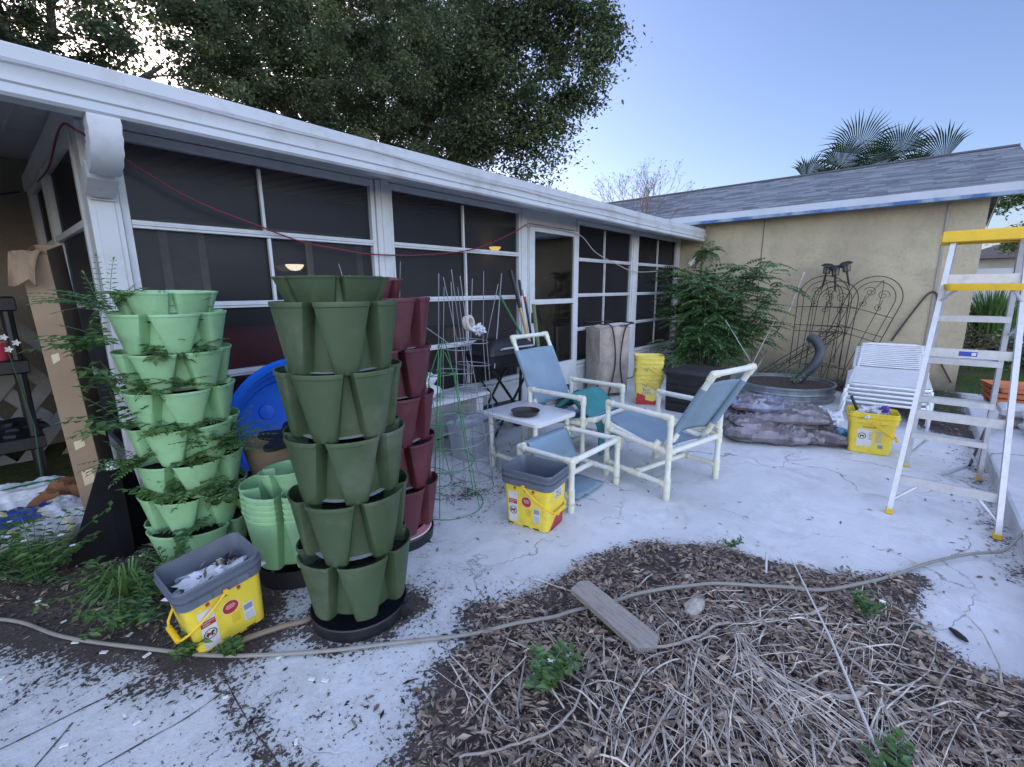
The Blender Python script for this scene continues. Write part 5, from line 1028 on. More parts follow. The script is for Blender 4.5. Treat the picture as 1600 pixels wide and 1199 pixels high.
# leaf bag on frame
t = thing('leaf_bag_stand', 'tan woven waste bag hanging in a black wire stand by the porch', 'bag', (5.45, 3.02, 0), R_(-25))
mb = MB(); V = []; F = []; n = 28
for i in range(13):
    z = .05+.88*i/12
    for j in range(n):
        th = 2*math.pi*j/n; c, s_ = math.cos(th), math.sin(th); q = .225*(abs(c)**8+abs(s_)**8)**(-1/8)*(1+.05*nz(c*1.5, s_*1.5, z*3)+.02*math.sin(th*9+z*7)); V.append((q*c*1.03, q*s_*.9, z-.03*abs(math.sin(th*2))*(i == 12)))
for i in range(12):
    for j in range(n): F.append((i*n+j, i*n+(j+1) % n, (i+1)*n+(j+1) % n, (i+1)*n+j))
F.append(tuple(range(n-1, -1, -1))); mb.add(V, F); mb.build('bag', BURLAP, t, solid=.004)
mb = MB()
for s_ in (-1, 1): mb.tube(spline([(s_*.13, -.235, .02), (s_*.04, -.24, .45), (s_*.10, -.24, .90), (s_*.24, -.23, .96), (s_*.25, 0, .96), (s_*.24, .2, .96)], 5), .009, 6)
mb.tube([(-.24, .2, .96), (.24, .2, .96)], .009, 6); mb.build('stand', WIREB, t)
# deck box
t = thing('deck_box', 'black resin storage box beside the yellow pail stack', 'storage box', (5.38, 1.78, 0), R_(-4))
mb = MB(); rrloft(mb, [(0, .28, .25, .02), (.02, .285, .255, .02), (.42, .29, .26, .02)], capb=True, capt=True)
for z in (.08, .15, .22, .29, .36): mb.box((-.292, 0, z), (.01, .44, .05), bev=.003)
mb.build('body', CHARC, t); mb = MB(); rrloft(mb, [(.421, .30, .27, .025), (.455, .305, .275, .025), (.475, .29, .26, .03), (.485, .26, .23, .03)], capb=True, capt=True); mb.build('lid', CHARC, t)
# kiddie pool on edge
t = thing('paddling_pool', 'blue plastic paddling pool standing on edge behind the dark green tower', 'paddling pool', (1.30, 3.02, .47)); t.rotation_euler = (R_(80), R_(-8), R_(4)); t.scale = (1.08, 1.08, 1.08)
mb = MB(); mb.lathe([(0, -.10), (.30, -.10), (.33, -.085), (.345, -.05), (.37, -.04), (.385, .02), (.41, .03), (.42, .09), (.445, .10), (.46, .08), (.455, .06)], 56); mb.build('shell', BLUEP, t, solid=.004)
for k in range(6): a = k*1.05; mb = MB(); mb.lathe([(.05, 0), (.045, .008), (.03, .01), (0, .01)], 12, (.2*math.cos(a), .2*math.sin(a), -.098)); mb.build('raised_dot', BLUEP, t)
# grey pail and black tray behind nested stack
p, sz = pail('grey rimmed yellow pail half hidden behind the nested mint planters', (1.0, 2.74, 0), (0, 0, R_(20)), sticker='logo')
mb = MB(); mb.lathe([(0, 0), (.16, 0), (.19, .18), (.2, .19), (.185, .19), (.15, .02), (0, .02)], 26); tag(mb.build('flower_pot', M('tan_pot', (.30, .22, .15), .6), None, loc=(1.05, 2.72, .37)), 'tan round pot standing on the half hidden pail', 'pot')
t = MB(); V = []; n = 60
for j in range(n): a = 2*math.pi*j/n; r_ = .17+.045*math.cos(6*a); V.append((r_*math.cos(a), r_*math.sin(a)))
for z in (0, .02): t.v += [(x, y, z) for x, y in V]
t.f = [tuple(range(n-1, -1, -1)), tuple(range(n, 2*n))]+[(j, (j+1) % n, n+(j+1) % n, n+j) for j in range(n)]; t.m = [0]*len(t.f)
o = tag(t.build('scalloped_tray', BLACKP, None, loc=(1.09, 2.56, .585)), 'black scalloped planter insert lying above the nested mint planters', 'tray'); o.rotation_euler = (.12, -.08, .3)

# ------------------------------------------------------------------ left corner
t = thing('cardboard_box', 'tall torn brown cardboard box standing against the porch corner', 'cardboard box', (.335, 3.60, 0), R_(-22)); t.rotation_euler = (0, R_(-2), R_(-22)); t.scale = (.66, 1, 1)
mb = MB(); Hc = 1.62
V = [(-.09, -.10, 0), (.09, -.10, 0), (.09, .14, 0), (-.09, .14, 0)]
mb.quad((-.09, -.10, 0), (.09, -.10, 0), (.09, -.10, Hc), (-.085, -.10, Hc-.04)); mb.quad((-.09, .14, 0), (-.09, -.10, 0), (-.085, -.10, Hc-.04), (-.09, .14, Hc+.05)); mb.quad((.09, .14, 0), (-.09, .14, 0), (-.09, .14, Hc+.05), (.09, .14, Hc+.05)); mb.quad((.09, -.10, 0), (.09, .14, 0), (.09, .14, Hc+.05), (.09, -.10, Hc), 1)
mb.build('carton', [CARD, CARDD], t, False, solid=.005)
mb = MB(); V = []; F = []
for i in range(7):
    for j in range(6):
        f = i/6; u = j/5; V.append((-.085+.175*u-.05*f-.02*math.sin(u*7)*f, -.10-.09*f+.02*math.sin(u*11)*f, Hc-.02+.05*math.sin(f*2.4)-.19*f*f+.06*nz(u*6, f*3, 2)*f))
for i in range(6):
    for j in range(5): a = i*6+j; F.append((a, a+1, a+7, a+6))
mb.add(V, F); mb.build('torn_flap', CARD, t, False, solid=.006)
for z, w, h in ((1.02, .05, .05), (.52, .07, .05), (.30, .08, .09)): mb = MB(); mb.quad((-.04, -.104, z), (-.04+w, -.104, z+.02), (-.04+w, -.104, z+h+.01), (-.04, -.104, z+h)); mb.build('tape_patch', M('beige_patch', (.58, .48, .32), .8), t, False)
t = thing('shelf_unit', 'black resin shelf unit with pots standing in the covered corner', 'shelf', (-.22, 4.95, 0))
for z in (.28, .84, 1.28): mb = MB(); mb.box2((-.45, -.22, z), (.42, .22, z+.10), bev=.01); mb.build('shelf', BLACKP, t)
for x, y in ((-.4, -.18), (.37, -.18), (-.4, .18), (.37, .18)): mb = MB(); mb.tube([(x, y, 0), (x, y, 1.38)], .028, 8); mb.build('post', BLACKP, t)
mb = MB(); mb.lathe([(0, 0), (.07, 0), (.09, .11), (.096, .11), (.096, .125), (.085, .125), (.065, .02), (0, .02)], 20); tag(mb.build('pink_pot', M('pink_plastic', (.55, .06, .10), .4), None, loc=(.05, 4.83, .94)), 'small pink plant pot on the middle shelf in the corner', 'pot')
mb = MB(); mb.box2((-.09, -.06, 0), (.06, .06, .2), bev=.015); tag(mb.build('clear_jug', M('cloudy_plastic', (.36, .39, .45), .3), None, loc=(-.14, 4.85, .941)), 'cloudy plastic jug on the middle shelf beside the pink pot', 'jug')
crumple('gravel_bag', 'dark bag of grit slumped on the top shelf in the corner', 'bag', (-.05, 4.9, 1.42), (.13, .1, .05), M('dark_bag', (.07, .06, .06), .6), 4, 12)
crumple('seed_tray_heap', 'heap of dark seed trays on the bottom shelf', 'trays', (-.05, 4.85, .44), (.25, .14, .07), BLACKP, 14, 12, amp=.4)
t = thing('daisy_weed', 'white daisy weed flowering in front of the black shelf', 'weed', (.12, 4.5, 0)); mb = MB(); mb.tube([(0, 0, 0), (.03, 0, .5), (-.02, 0, 1.12)], .004, 4)
for p in ((-.02, -.02, 1.12), (.03, -.02, 1.08), (-.01, -.02, 1.04)):
    for k in range(5): a = 1.257*k; mb.leaf(p, (math.cos(a), -.3, math.sin(a)), (0, -1, 0), .025, .016, 1)
mb.build('stem_and_flowers', [GREENT, PETAL], t, False)
t = thing('leaning_panel', 'white diamond patterned lattice panel behind the black shelf', 'panel', (-.1, 5.6, 0)); mb = MB()
for k in range(-3, 4): mb.box((k*.22, 0, .45), (.10, .015, .9), M4=Matrix.Translation((0, 0, .45)) @ Matrix.Rotation(R_(38), 4, 'Y') @ Matrix.Translation((0, 0, -.45))); mb.box((k*.22, .02, .45), (.10, .015, .9), M4=Matrix.Translation((0, 0, .45)) @ Matrix.Rotation(R_(-38), 4, 'Y') @ Matrix.Translation((0, 0, -.45)))
mb.build('lattice', M('lattice_paint', (.2, .2, .2), .7), t, False)
t = thing('folded_sheet', 'black folded plastic sheet standing on edge in front of the cardboard box', 'panel', (.33, 3.10, 0)); mb = MB()
mb.add([(-.24, -.04, 0), (.0, -.10, 0), (-.02, -.06, .56), (-.03, -.055, .56)], [(0, 1, 2, 3)]); mb.add([(0, -.10, 0), (.16, .02, 0), (.10, .04, .50), (-.02, -.06, .56)], [(0, 1, 2, 3)])
mb.build('sheet', M('matt_black_sheet', (.008, .008, .010), .7, .2, 6, spec=.1), t, False, solid=.008)
mb = MB(); mb.box2((-.02, -.13, 0), (.035, -.09, .52), bev=.006); mb.build('edge_post', MATS['matt_black_sheet'], t)
mb = MB(); mb.lathe([(0, 0), (.028, 0), (.028, .03), (.02, .036), (0, .036)], 16, (.008, -.11, .522)); mb.build('cap', WHITE, t)
# soil bags at left
def soilbag(label, loc, rot, s, mats, seed, name='soil_bag', group=None, fold=.5, fn=None):
    t = thing(name, label, 'soil bag', loc, 0, group); t.rotation_euler = rot; mb = MB(); n, m_ = 64, 44; V = []; F = []; mi = []
    for side in (1, -1):
        for i in range(n+1):
            for j in range(m_+1):
                u, v = -1+2*i/n, -1+2*j/m_; e = max(0, 1-abs(u)**4)*max(0, 1-abs(v)**4); rg = abs(noise.noise(Vector((u*2.2+seed, v*5, seed)))); wr_ = ((.5-abs(noise.noise(Vector((u*1.3+seed*2, v*9+u*2, 3)))))*1.3-.9*abs(math.sin(v*15+3.5*noise.noise(Vector((u*2+seed, v*1.5, 7)))+u*1.5))**.7*min(1, fold*1.2)+.3)*fold
                z = side*s[2]*(e**.5)*(1+.35*nz(u*2, v*2, seed))+(s[2]*.95*wr_ if side > 0 else 0)*(e**.3)+s[2]*.35*nz(u*1.5, v*1.5, seed+4)
                V.append((u*s[0]*(1-.07*abs(v)**3*rg)+.02*nz(v*4, seed, 1), v*s[1]*(1-.10*abs(u)**3)+.02*nz(u*5, seed, 3), z))
    q = (n+1)*(m_+1)
    for sd2, o in ((1, 0), (-1, q)):
        for i in range(n):
            for j in range(m_):
                a = o+i*(m_+1)+j; f = (a, a+m_+1, a+m_+2, a+1); F.append(f if sd2 > 0 else f[::-1])
    o_ = len(mb.v); mb.add(V, F)
    if fn: mb.m = [fn((i//m_ % n)/n, (i % m_)/m_) for i in range(len(F))]
    mb.build('bag_film', mats, t); return t
def blue_fn(u, v):
    w = u+.12*math.sin(v*6); 
    if .30 < w < .62 and .12 < v < .9: return 1
    if .62 <= w < .65 or .27 < w <= .30: return 2
    if w > .9 and v > .5: return 3
    return 0
soilbag('white soil bag printed with blue lying in front of the cardboard box', (.02, 3.62, .10), (0, .05, R_(20)), (.30, .20, .085), [PLASTW, BLUEPR, PALEY, DRK], 31, fn=blue_fn, fold=.35)
soilbag('white and green soil bag lying behind the blue printed one', (.0, 4.12, .11), (0, 0, R_(8)), (.28, .18, .08), [PLASTW, M('green_print', (.04, .16, .05), .5)], 35, fn=lambda u, v: 1 if .3 < v < .45 else 0, fold=.35)
crumple('brown_sack', 'orange brown sack crumpled beside the cardboard box', 'sack', (.20, 3.98, .12), (.14, .11, .09), M('orange_brown_paper', (.22, .09, .04), .8, .2), 12, 14, amp=.6)
# dirty soil bag pile on the patio
def fold_shading(k):  # stripes along the folds: light ridges and shaded creases painted into the film colour
    def f(u, v): return 1 if noise.noise(Vector((u*1.8+k, v*16+u*2, k)))+.35*math.sin(v*30+u*4) > .12 else 0
    return f
spec = [((4.70, .92, .075), (0, 0, R_(-62)), (.38, .27, .075), 1), ((4.92, .56, .06), (0, .03, R_(-70)), (.27, .24, .06), 2), ((4.76, .92, .165), (.03, .04, R_(-55)), (.36, .25, .062), 3), ((4.82, .80, .235), (.05, -.03, R_(-66)), (.36, .24, .060), 4), ((4.80, .98, .295), (-.02, .06, R_(-60)), (.30, .22, .055), 5)]
ll = ['lowest weathered soil bag spread at the camera side of the patio pile', 'flattened weathered soil bag sticking out towards the yellow pail', 'weathered soil bag in the middle of the patio pile, left side', 'weathered purple brown soil bag second from the top of the pile', 'topmost weathered soil bag of the pile with blue print']
for (lc, rt, s_, k), lb in zip(spec, ll): soilbag(lb, lc, rt, s_, [BAGA, BAGB] if k != 5 else [BAGA, BAGBLUE], k*3, group='weathered soil bags in a pile', fn=fold_shading(k), fold=.9)
crumple('torn_packet', 'blue and white torn packet lying between the soil bags and yellow pail', 'packet', (4.98, .34, .09), (.11, .07, .04), M('cyan_packet', (.02, .25, .55), .4, .3, 10, dirt=(.6, .62, .65), damt=.9, dscale=9), 41, 14, amp=.7)
crumple('plastic_sheet', 'pale crumpled plastic film behind the soil bag pile', 'plastic', (5.35, .52, .10), (.16, .13, .10), PLASTW, 44, 16, amp=.8)

# ------------------------------------------------------------------ right side: ring planter, trellises, chaises
t = thing('raised_planter', 'low round corrugated metal planter behind the soil bags', 'planter', (6.80, 1.15, -.02))
mb = MB(); mb.lathe([(.555+.017*math.cos(z*2*math.pi/.068*1), z) for z in [i*.0085 for i in range(0, 25)]]+[(.575, .212), (.575, .222), (.55, .222), (.545, .02)], 64); mb.build('ring', GALV, t)
mb = MB(); mb.lathe([(0, .19), (.3, .19), (.54, .18)], 40); mb.build('soil', MULCH, t)
t = thing('drain_pipe', 'dark ribbed drain pipe bending up out of the corrugated planter', 'pipe', (6.95, .82, .18)); mb = MB()
P = spline([(-.08, .22, -.02), (-.03, .12, .12), (.0, .02, .28), (.05, .0, .42), (.10, .06, .53), (.15, .14, .58)], 12); mb.tube(P, [.052+.005*(i % 2) for i in range(len(P))], 16, cap=False); mb.build('ribbed_tube', M('dark_ribbed_plastic', (.045, .05, .06), .5), t, solid=.004)
def trellis(label, loc, rot, w=.62, h=1.55, g='iron trellises leaning on the stucco wall'):
    t = thing('trellis', label, 'trellis', loc, 0, g); t.rotation_euler = rot; r = .006; mb = MB()
    def arch(hw, top, zz0=0): return [(0, -hw, zz0)]+[(0, -hw*math.cos(a), top-hw+hw*math.sin(a)) for a in [math.pi*i/16 for i in range(17)]]+[(0, hw, zz0)]
    mb.tube(arch(w/2, h), r, 6); mb.tube(arch(w/2-.075, h-.075, .3), r*.8, 6); mb.build('outer_arch', WIREB, t); mb = MB()
    for y in (-w/6, w/6): mb.tube([(0, y, 0), (0, y, h-.30)], r*.8, 5)
    for z in (.25, .75, .84, 1.12): mb.tube([(0, -w/2, z), (0, w/2, z)], r*.8, 5)
    mb.build('bars', WIREB, t); mb = MB()
    for s_ in (-1, 1):
        mb.tube([(0, s_*(.02+.075*(1-k/26)*math.cos(k*.42)+.06), h-.30+.075*(1-k/26)*math.sin(k*.42)+.06) for k in range(24)], r*.7, 5)
        mb.tube([(0, s_*(.10+.05*(1-k/22)*math.cos(2+k*.42)), h-.42+.05*(1-k/22)*math.sin(2+k*.42)) for k in range(20)], r*.7, 5)
        mb.tube(spline([(0, s_*w/6, h-.45), (0, s_*.05, h-.2), (0, 0, h-.05)], 5), r*.7, 5)
    mb.build('scrollwork', WIREB, t); return t
trellis('left of the arched black iron trellises, set a little back', (8.18, 1.02, 0), (0, R_(8), R_(3)), .64, 1.58)
trellis('front arched black iron trellis in the middle under the lanterns', (8.05, .92, 0), (R_(2), R_(8), R_(-4)), .56, 1.50)
trellis('arched black iron trellis leaning far over to the right', (8.12, .80, 0), (R_(17), R_(9), 0), .62, 1.62)
trellis('black iron trellis lying slanted low behind the corrugated planter', (7.75, 1.62, .05), (R_(52), R_(10), R_(20)), .16, 1.25)
for k, (y, z, tl) in enumerate(((1.00, 1.66, 8), (.90, 1.63, -6), (.78, 1.68, -16))):
    t = thing('solar_lantern', ['left', 'middle', 'right'][k]+'most of the three black solar lanterns on the trellis tops', 'lantern', (8.2, y, z), 0, 'black solar lanterns'); t.rotation_euler = (R_(tl), R_(-6), .2*k)
    mb = MB(); mb.lathe([(0, .075), (.05, .07), (.085, .045), (.09, .035), (.05, .035), (0, .035)], 8); mb.build('cap', BLACKP, t)
    mb = MB(); mb.lathe([(.038, -.06), (.046, .034)], 8); mb.build('lens', M('smoky_lens', (.16, .16, .14), .2), t)
    mb = MB()
    for q in range(6): a = q*1.047; mb.tube([(.043*math.cos(a), .043*math.sin(a), -.06), (.055*math.cos(a), .055*math.sin(a), .035)], .004, 4)
    mb.lathe([(.0, -.07), (.045, -.07), (.045, -.058), (0, -.058)], 8); mb.build('cage', BLACKP, t); mb = MB(); mb.tube([(0, 0, -.07), (0, 0, -.24), (0, 0, -.31)], [.013, .013, .002], 6); mb.build('stake', BLACKP, t)
mb = MB(); mb.tube([(7.9, 1.75, .1), (8.15, 1.42, 1.05), (8.3, 1.30, 1.62)], .011, 6); tag(mb.build('metal_pole', M('patchy_pole', (.30, .28, .27), .6, .9, 6), None), 'weathered thin pole leaning on the wall right of the shrub', 'pole')
mb = MB(); mb.tube([(7.2, 1.66, .35), (7.0, 2.0, .95)], .006, 5); tag(mb.build('thin_stake', M('pale_stake', (.4, .4, .38), .5), None), 'thin pale stake crossing in front of the shrub, leaning left', 'stake')
mb = MB(); mb.tube([(7.1, 1.62, .32), (7.4, 1.45, .95)], .006, 5); tag(mb.build('thin_stake', MATS['pale_stake'], None), 'thin pale stake crossing in front of the shrub, leaning right', 'stake')

def chaise(label, loc, rz):
    t = thing('chaise_lounge', label, 'lounger', loc, rz, 'stacked white strap loungers'); r = .0135; W = .33
    mb = MB()
    mb.tube([(1.22, -W, 0), (.10, -W, 0)]+[(.06-.06*math.sin(a), -W+.06-.06*math.cos(a), 0) for a in [R_(20*i) for i in range(5)]]+[(.0, W-.06, 0), (.02, W-.02, 0), (.06, W, 0), (1.22, W, 0)], r, 10); mb.build('seat_frame', WHITEV, t)
    a = R_(17); hp = []
    for x, y in [(0, -W+.02), (.70, -W+.03), (.74, -W+.05), (.76, -W+.10), (.76, W-.10), (.74, W-.05), (.70, W-.03), (0, W-.02)]: hp.append((1.22+x*math.cos(a), y, x*math.sin(a)))
    mb = MB(); mb.tube(hp, r, 10); mb.build('back_frame', WHITEV, t)
    def straps(f, n, L0, L1, nm):
        mb = MB(); st = (L1-L0)/n
        for i in range(n):
            x0, x1 = L0+st*i+.011, L0+st*(i+1)-.011; P = [(-W-.010, -.004), (-W-.006, r+.002), (-W+.03, r+.003), (-.15, r-.004), (.15, r-.004), (W-.03, r+.003), (W+.006, r+.002), (W+.010, -.004)]
            for (ya, za), (yb, zb) in zip(P, P[1:]): mb.quad(f(x0, ya, za), f(x1, ya, za), f(x1, yb, zb), f(x0, yb, zb))
        mb.build(nm, WHITEV, t, False, solid=.002)
    straps(lambda x, y, z: (x, y, z), 20, .05, 1.20, 'seat_straps'); straps(lambda x, y, z: (1.22+x*math.cos(a)-z*math.sin(a), y*.95, x*math.sin(a)+z*math.cos(a)), 13, .02, .74, 'back_straps')
    mb = MB(); q = .215
    mb.tube(spline([(.0, -W-.004, -.005), (-.012, -W-.006, -.04), (-.01, -W-.02, -.12), (.02, -W-.02, -q)], 4), r, 8); mb.build('leg', WHITEV, t)
    mb = MB(); mb.tube(spline([(.0, W+.004, -.005), (-.012, W+.006, -.04), (-.01, W+.02, -.12), (.02, W+.02, -q)], 4), r, 8); mb.build('leg', WHITEV, t)
    mb = MB(); mb.tube([(1.2, -W-.02, 0), (1.16, -W-.02, -q)], r, 8); mb.build('leg', WHITEV, t); mb = MB(); mb.tube([(1.2, W+.02, 0), (1.16, W+.02, -q)], r, 8); mb.build('leg', WHITEV, t)
    return t
CL = ['lowest white strap lounger of the stack by the outbuilding', 'second white strap lounger from the bottom of the stack', 'middle white strap lounger of the stack', 'second white strap lounger from the top of the stack', 'topmost white strap lounger of the stack, its straps in full view']
c0 = chaise(CL[0], (5.90, .085, .22), R_(2.0))
for k in range(1, 5): dup(c0, CL[k], (5.90+.018*k, .085+(.01 if k % 2 else -.006), .22+.042*k), (0, R_(-.6*k*.4), R_(2.0+(.8 if k % 2 else -.5))))

# ------------------------------------------------------------------ step ladder
t = thing('step_ladder', 'aluminium step ladder with yellow top cap and yellow tray', 'ladder', (4.1, -.31, 0), 0)
def rail(mb, a, b, w=.062, d=.026, flip=1):
    a, b = Vector(a), Vector(b); z = (b-a).normalized(); y = Vector((0, 1, 0)); y = (y-z*y.dot(z)).normalized(); x = y.cross(z)
    def pr(p, u, v): return p+x*u+y*v
    tk_ = .003; out = [(-w/2, -d/2), (w/2, -d/2), (w/2, -d/2+tk_), (-w/2+tk_, -d/2+tk_), (-w/2+tk_, d/2-tk_), (w/2, d/2-tk_), (w/2, d/2), (-w/2, d/2)]
    # channel: web faces outward (y), flanges inward
    out = [(-w/2, 0), (w/2, 0), (w/2, -flip*d), (w/2-tk_, -flip*d), (w/2-tk_, -flip*tk_), (-w/2+tk_, -flip*tk_), (-w/2+tk_, -flip*d), (-w/2, -flip*d)]
    V = [pr(a, u, v) for u, v in out]+[pr(b, u, v) for u, v in out]; n = 8
    mb.add(V, [(j, (j+1) % n, n+(j+1) % n, n+j) for j in range(n)]+[tuple(range(n-1, -1, -1)), tuple(range(n, 2*n))])
TZ = 1.70; NX, FX = -.53, .54
nearL, nearR = (Vector((NX, .27, .03)), Vector((-.06, .175, TZ))), (Vector((NX, -.23, .03)), Vector((-.06, -.165, TZ)))
farL, farR = (Vector((FX, .20, .03)), Vector((.09, .165, TZ))), (Vector((FX, -.235, .03)), Vector((.09, -.16, TZ)))
for (a, b), fl, w in ((nearL, 1, .045), (nearR, -1, .045), (farL, 1, .070), (farR, -1, .070)):
    mb = MB(); rail(mb, a, b, w, .026, fl); o = mb.build('leg', ALU, t, False)
    mb = MB(); mb.box((a.x, a.y-fl*.013, .018), (.055, .036, .036), bev=.005); mb.build('foot', YELL, o)
def onl(p, z): a, b = p; f = (z-a.z)/(b.z-a.z); return a.lerp(b, f)
for z in (.30, .60, .90, 1.20, 1.47):
    a, b = onl(farL, z), onl(farR, z); mb = MB(); mb.box2((a.x-.045, b.y+.004, z-.002), (a.x+.045, a.y-.004, z+.002)); mb.box2((a.x-.045, b.y+.004, z-.034), (a.x-.042, a.y-.004, z-.0021)); mb.box2((a.x+.042, b.y+.004, z-.034), (a.x+.045, a.y-.004, z-.0021))
    for q in range(9): mb.box2((a.x-.040+q*.01, b.y+.005, z+.002), (a.x-.036+q*.01, a.y-.005, z+.004))
    mb.build('step', ALU, t, False)
for z in (.215, .62, 1.00, 1.44):
    a, b = onl(nearL, z), onl(nearR, z); mb = MB(); mb.box2((a.x-.004, b.y+.002, z-.026), (a.x+.004, a.y-.002, z+.026)); mb.box2((a.x+.0041, b.y+.002, z+.022), (a.x+.022, a.y-.002, z+.026)); bar = mb.build('rear_bar', ALU, t, False)
    if z == 1.00: mb = MB(); mb.quad((a.x-.0055, -.02, z-.014), (a.x-.0055, .06, z-.014), (a.x-.0055, .06, z+.014), (a.x-.0055, -.02, z+.014)); mb.quad((a.x-.007, -.015, z-.009), (a.x-.007, .005, z-.009), (a.x-.007, .005, z+.009), (a.x-.007, -.015, z+.009), 1); mb.build('sticker', [BLUEPR, LABW], bar, False)
for (n_, f_) in ((nearL, farL), (nearR, farR)):
    mb = MB(); a = onl(n_, 1.08); b = onl(f_, 1.08); m_ = (a+b)/2+Vector((0, 0, .06)); mb.tube([a, m_], .008, 6); mb.tube([m_, b], .008, 6); mb.build('spreader', ALU, t)
    mb = MB(); a = onl(n_, .07); b = onl(n_, .215); mb.tube([a, Vector((b.x+.02, (a.y*.45), .21))], .009, 6); mb.build('brace', ALU, t); mb = MB(); a = onl(f_, .07); mb.tube([a, Vector((onl(f_, .29).x, a.y*.4, .285))], .009, 6); mb.build('brace', ALU, t); mb = MB()
    a, b = onl(n_, 1.30), onl(n_, 1.22); mb.tube([a+Vector((0, -a.y*.05, 0)), Vector((a.x-.10, a.y*.62, 1.375))], .009, 6); mb.build('brace', ALU, t)
mb = MB(); mb.box2((-.11, -.205, TZ-.005), (.14, .215, TZ+.030), bev=.012); mb.box2((-.113, -.21, TZ-.040), (-.095, .22, TZ+.0299), bev=.006); mb.box2((.125, -.21, TZ-.04), (.143, .22, TZ+.0299), bev=.006); mb.build('top_cap', YELL, t)
xa = onl(nearL, 1.40).x
mb = MB(); rr = Matrix.Translation((xa-.10, .005, 1.385)); rrloft(mb, [(-.012, .075, .165, .03), (.02, .085, .175, .03), (.026, .085, .175, .03), (.026, .075, .165, .03), (.0, .07, .16, .03)], capb=True, capt=True, M4=rr); tr_ = mb.build('tray', YELL, t)
for z in (1.0, .6): pass

# ------------------------------------------------------------------ things beyond the ladder
for k in range(4):
    t = thing('terracotta_tray', ['lowest', 'second lowest', 'third', 'top'][k]+' orange plastic tray of the stack on the soil beyond the slab', 'tray', (7.75, -1.12, .02+.065*k), R_(4*k), 'stacked orange trays'); mb = MB(); rrloft(mb, [(0, .27, .30, .03), (.05, .285, .315, .03), (.055, .295, .325, .03), (.055, .28, .31, .03), (.01, .265, .295, .03)], capb=True, capt=True); mb.build('tray_body', TERRA, t)
crumple('white_sack', 'white plastic sack with blue print lying on the raised slab', 'sack', (5.75, -1.05, .26), (.28, .20, .15), PLASTW, 61, 20, amp=.35)
mb = MB(); mb.box2((-.16, -.12, 0), (.16, .12, .09), bev=.02); tag(mb.build('foam_block', WHITE, None, loc=(6.15, -.86, .22)), 'white foam block on a stone at the edge of the raised slab', 'foam')
mb = MB(); mb.box2((-.14, -.1, 0), (.14, .1, .10), bev=.03); tag(mb.build('stone_block', STONE, None, loc=(6.15, -.86, .12)), 'rough pale stone under the white foam block', 'stone')
mb = MB(); mb.tube([(4.9, -.50, .02), (5.6, -.62, .17), (6.3, -.85, .20)], .009, 6); tag(mb.build('black_rod', BLACKP), 'thin black rod lying across the slab edge behind the ladder', 'rod')
mb = MB(); mb.tube([(4.6, -.35, .012), (4.95, -.50, .012)], .012, 6); tag(mb.build('metal_tube', ALU), 'short aluminium tube lying behind the ladder feet', 'tube')
# dark brush heap and shrubs beyond the outbuilding
t = thing('brush_heap', 'dark heap of twigs and leaves below the white fence', 'brush heap', (12.6, -1.9, 0)); mb = MB()
for i in range(500):
    p = Vector((rnd.gauss(0, .7), rnd.gauss(0, .8), abs(rnd.gauss(0, .25)))); d = Vector((rnd.uniform(-1, 1), rnd.uniform(-1, 1), rnd.uniform(-.3, .5))).normalized(); mb.tube([p, p+d*rnd.uniform(.2, .7)], .008, 3, 0, cap=False)
for i in range(2500): p = (rnd.gauss(0, .8), rnd.gauss(0, .9), abs(rnd.gauss(0, .28))); mb.leaf(p, (rnd.uniform(-1, 1), rnd.uniform(-1, 1), rnd.uniform(-.5, .5)), (rnd.uniform(-1, 1), rnd.uniform(-1, 1), 1), .09, .045, rnd.choice((1, 2, 2)))
mb.build('twigs', [BARK, L1, G2], t, False)
mb = MB()
for i in range(4200):
    x, y = rnd.uniform(7.3, 12), rnd.uniform(-2.4, -.62)
    if x < 8.0 and y > -.7: continue
    if nz(x, y, 3, 1.3) < -.05: continue
    a = rnd.uniform(0, 6.28); h = rnd.uniform(.03, .10); mb.add([(x, y, -.01), (x+.006, y+.006, -.01), (x+math.cos(a)*.03, y+math.sin(a)*.03, h)], [(0, 1, 2)], rnd.randrange(2))
for i in range(500):
    x, y = rnd.uniform(6.9, 8.3), rnd.uniform(-.55, -.2); a = rnd.uniform(0, 6.28); h = rnd.uniform(.03, .09); mb.add([(x, y, -.01), (x+.006, y+.006, -.01), (x+math.cos(a)*.03, y+math.sin(a)*.03, h)], [(0, 1, 2)], rnd.randrange(2))
struct(tag(mb.build('grass', [G1, G3], None, False), 'patchy green grass beyond the loungers', 'grass'), 'stuff')

# ------------------------------------------------------------------ hoses, cords
def mound(x, y): return max(0, bh(x, y, PILE, .12, 1.0, 1), bh(x, y, BED, .03, .25, 2))
HP = [(-.6, 3.3), (-.14, 2.84), (.03, 2.47), (.27, 2.08), (.43, 1.845), (.68, 1.585), (.86, 1.43), (1.10, 1.22), (1.34, 1.01), (1.49, .91), (1.73, .75), (1.96, .55), (2.25, .20), (2.52, .01), (2.83, -.15), (3.0, -.25), (3.2, -.40), (3.33, -.53), (3.51, -.62), (3.9, -.85), (4.4, -1.25)]
P2 = spline([(x, y, 0) for x, y in HP], 8); P3 = []
for p in P2:
    z = mound(p.x, p.y)+.012+.03*min(1, max(0, pdist(p.x, p.y, PILE)+.02)/.1)
    if p.y < -.52 and p.x > 3: z = .02+(.135-.02)*min(1, (-.52-p.y)/.12)
    elif p.x > 2.9: z = .014+max(0, (p.x-2.9))*.04
    P3.append(Vector((p.x, p.y, z)))
for _ in range(3): P3 = [P3[0]]+[(P3[i-1]+P3[i]*2+P3[i+1])/4 for i in range(1, len(P3)-1)]+[P3[-1]]
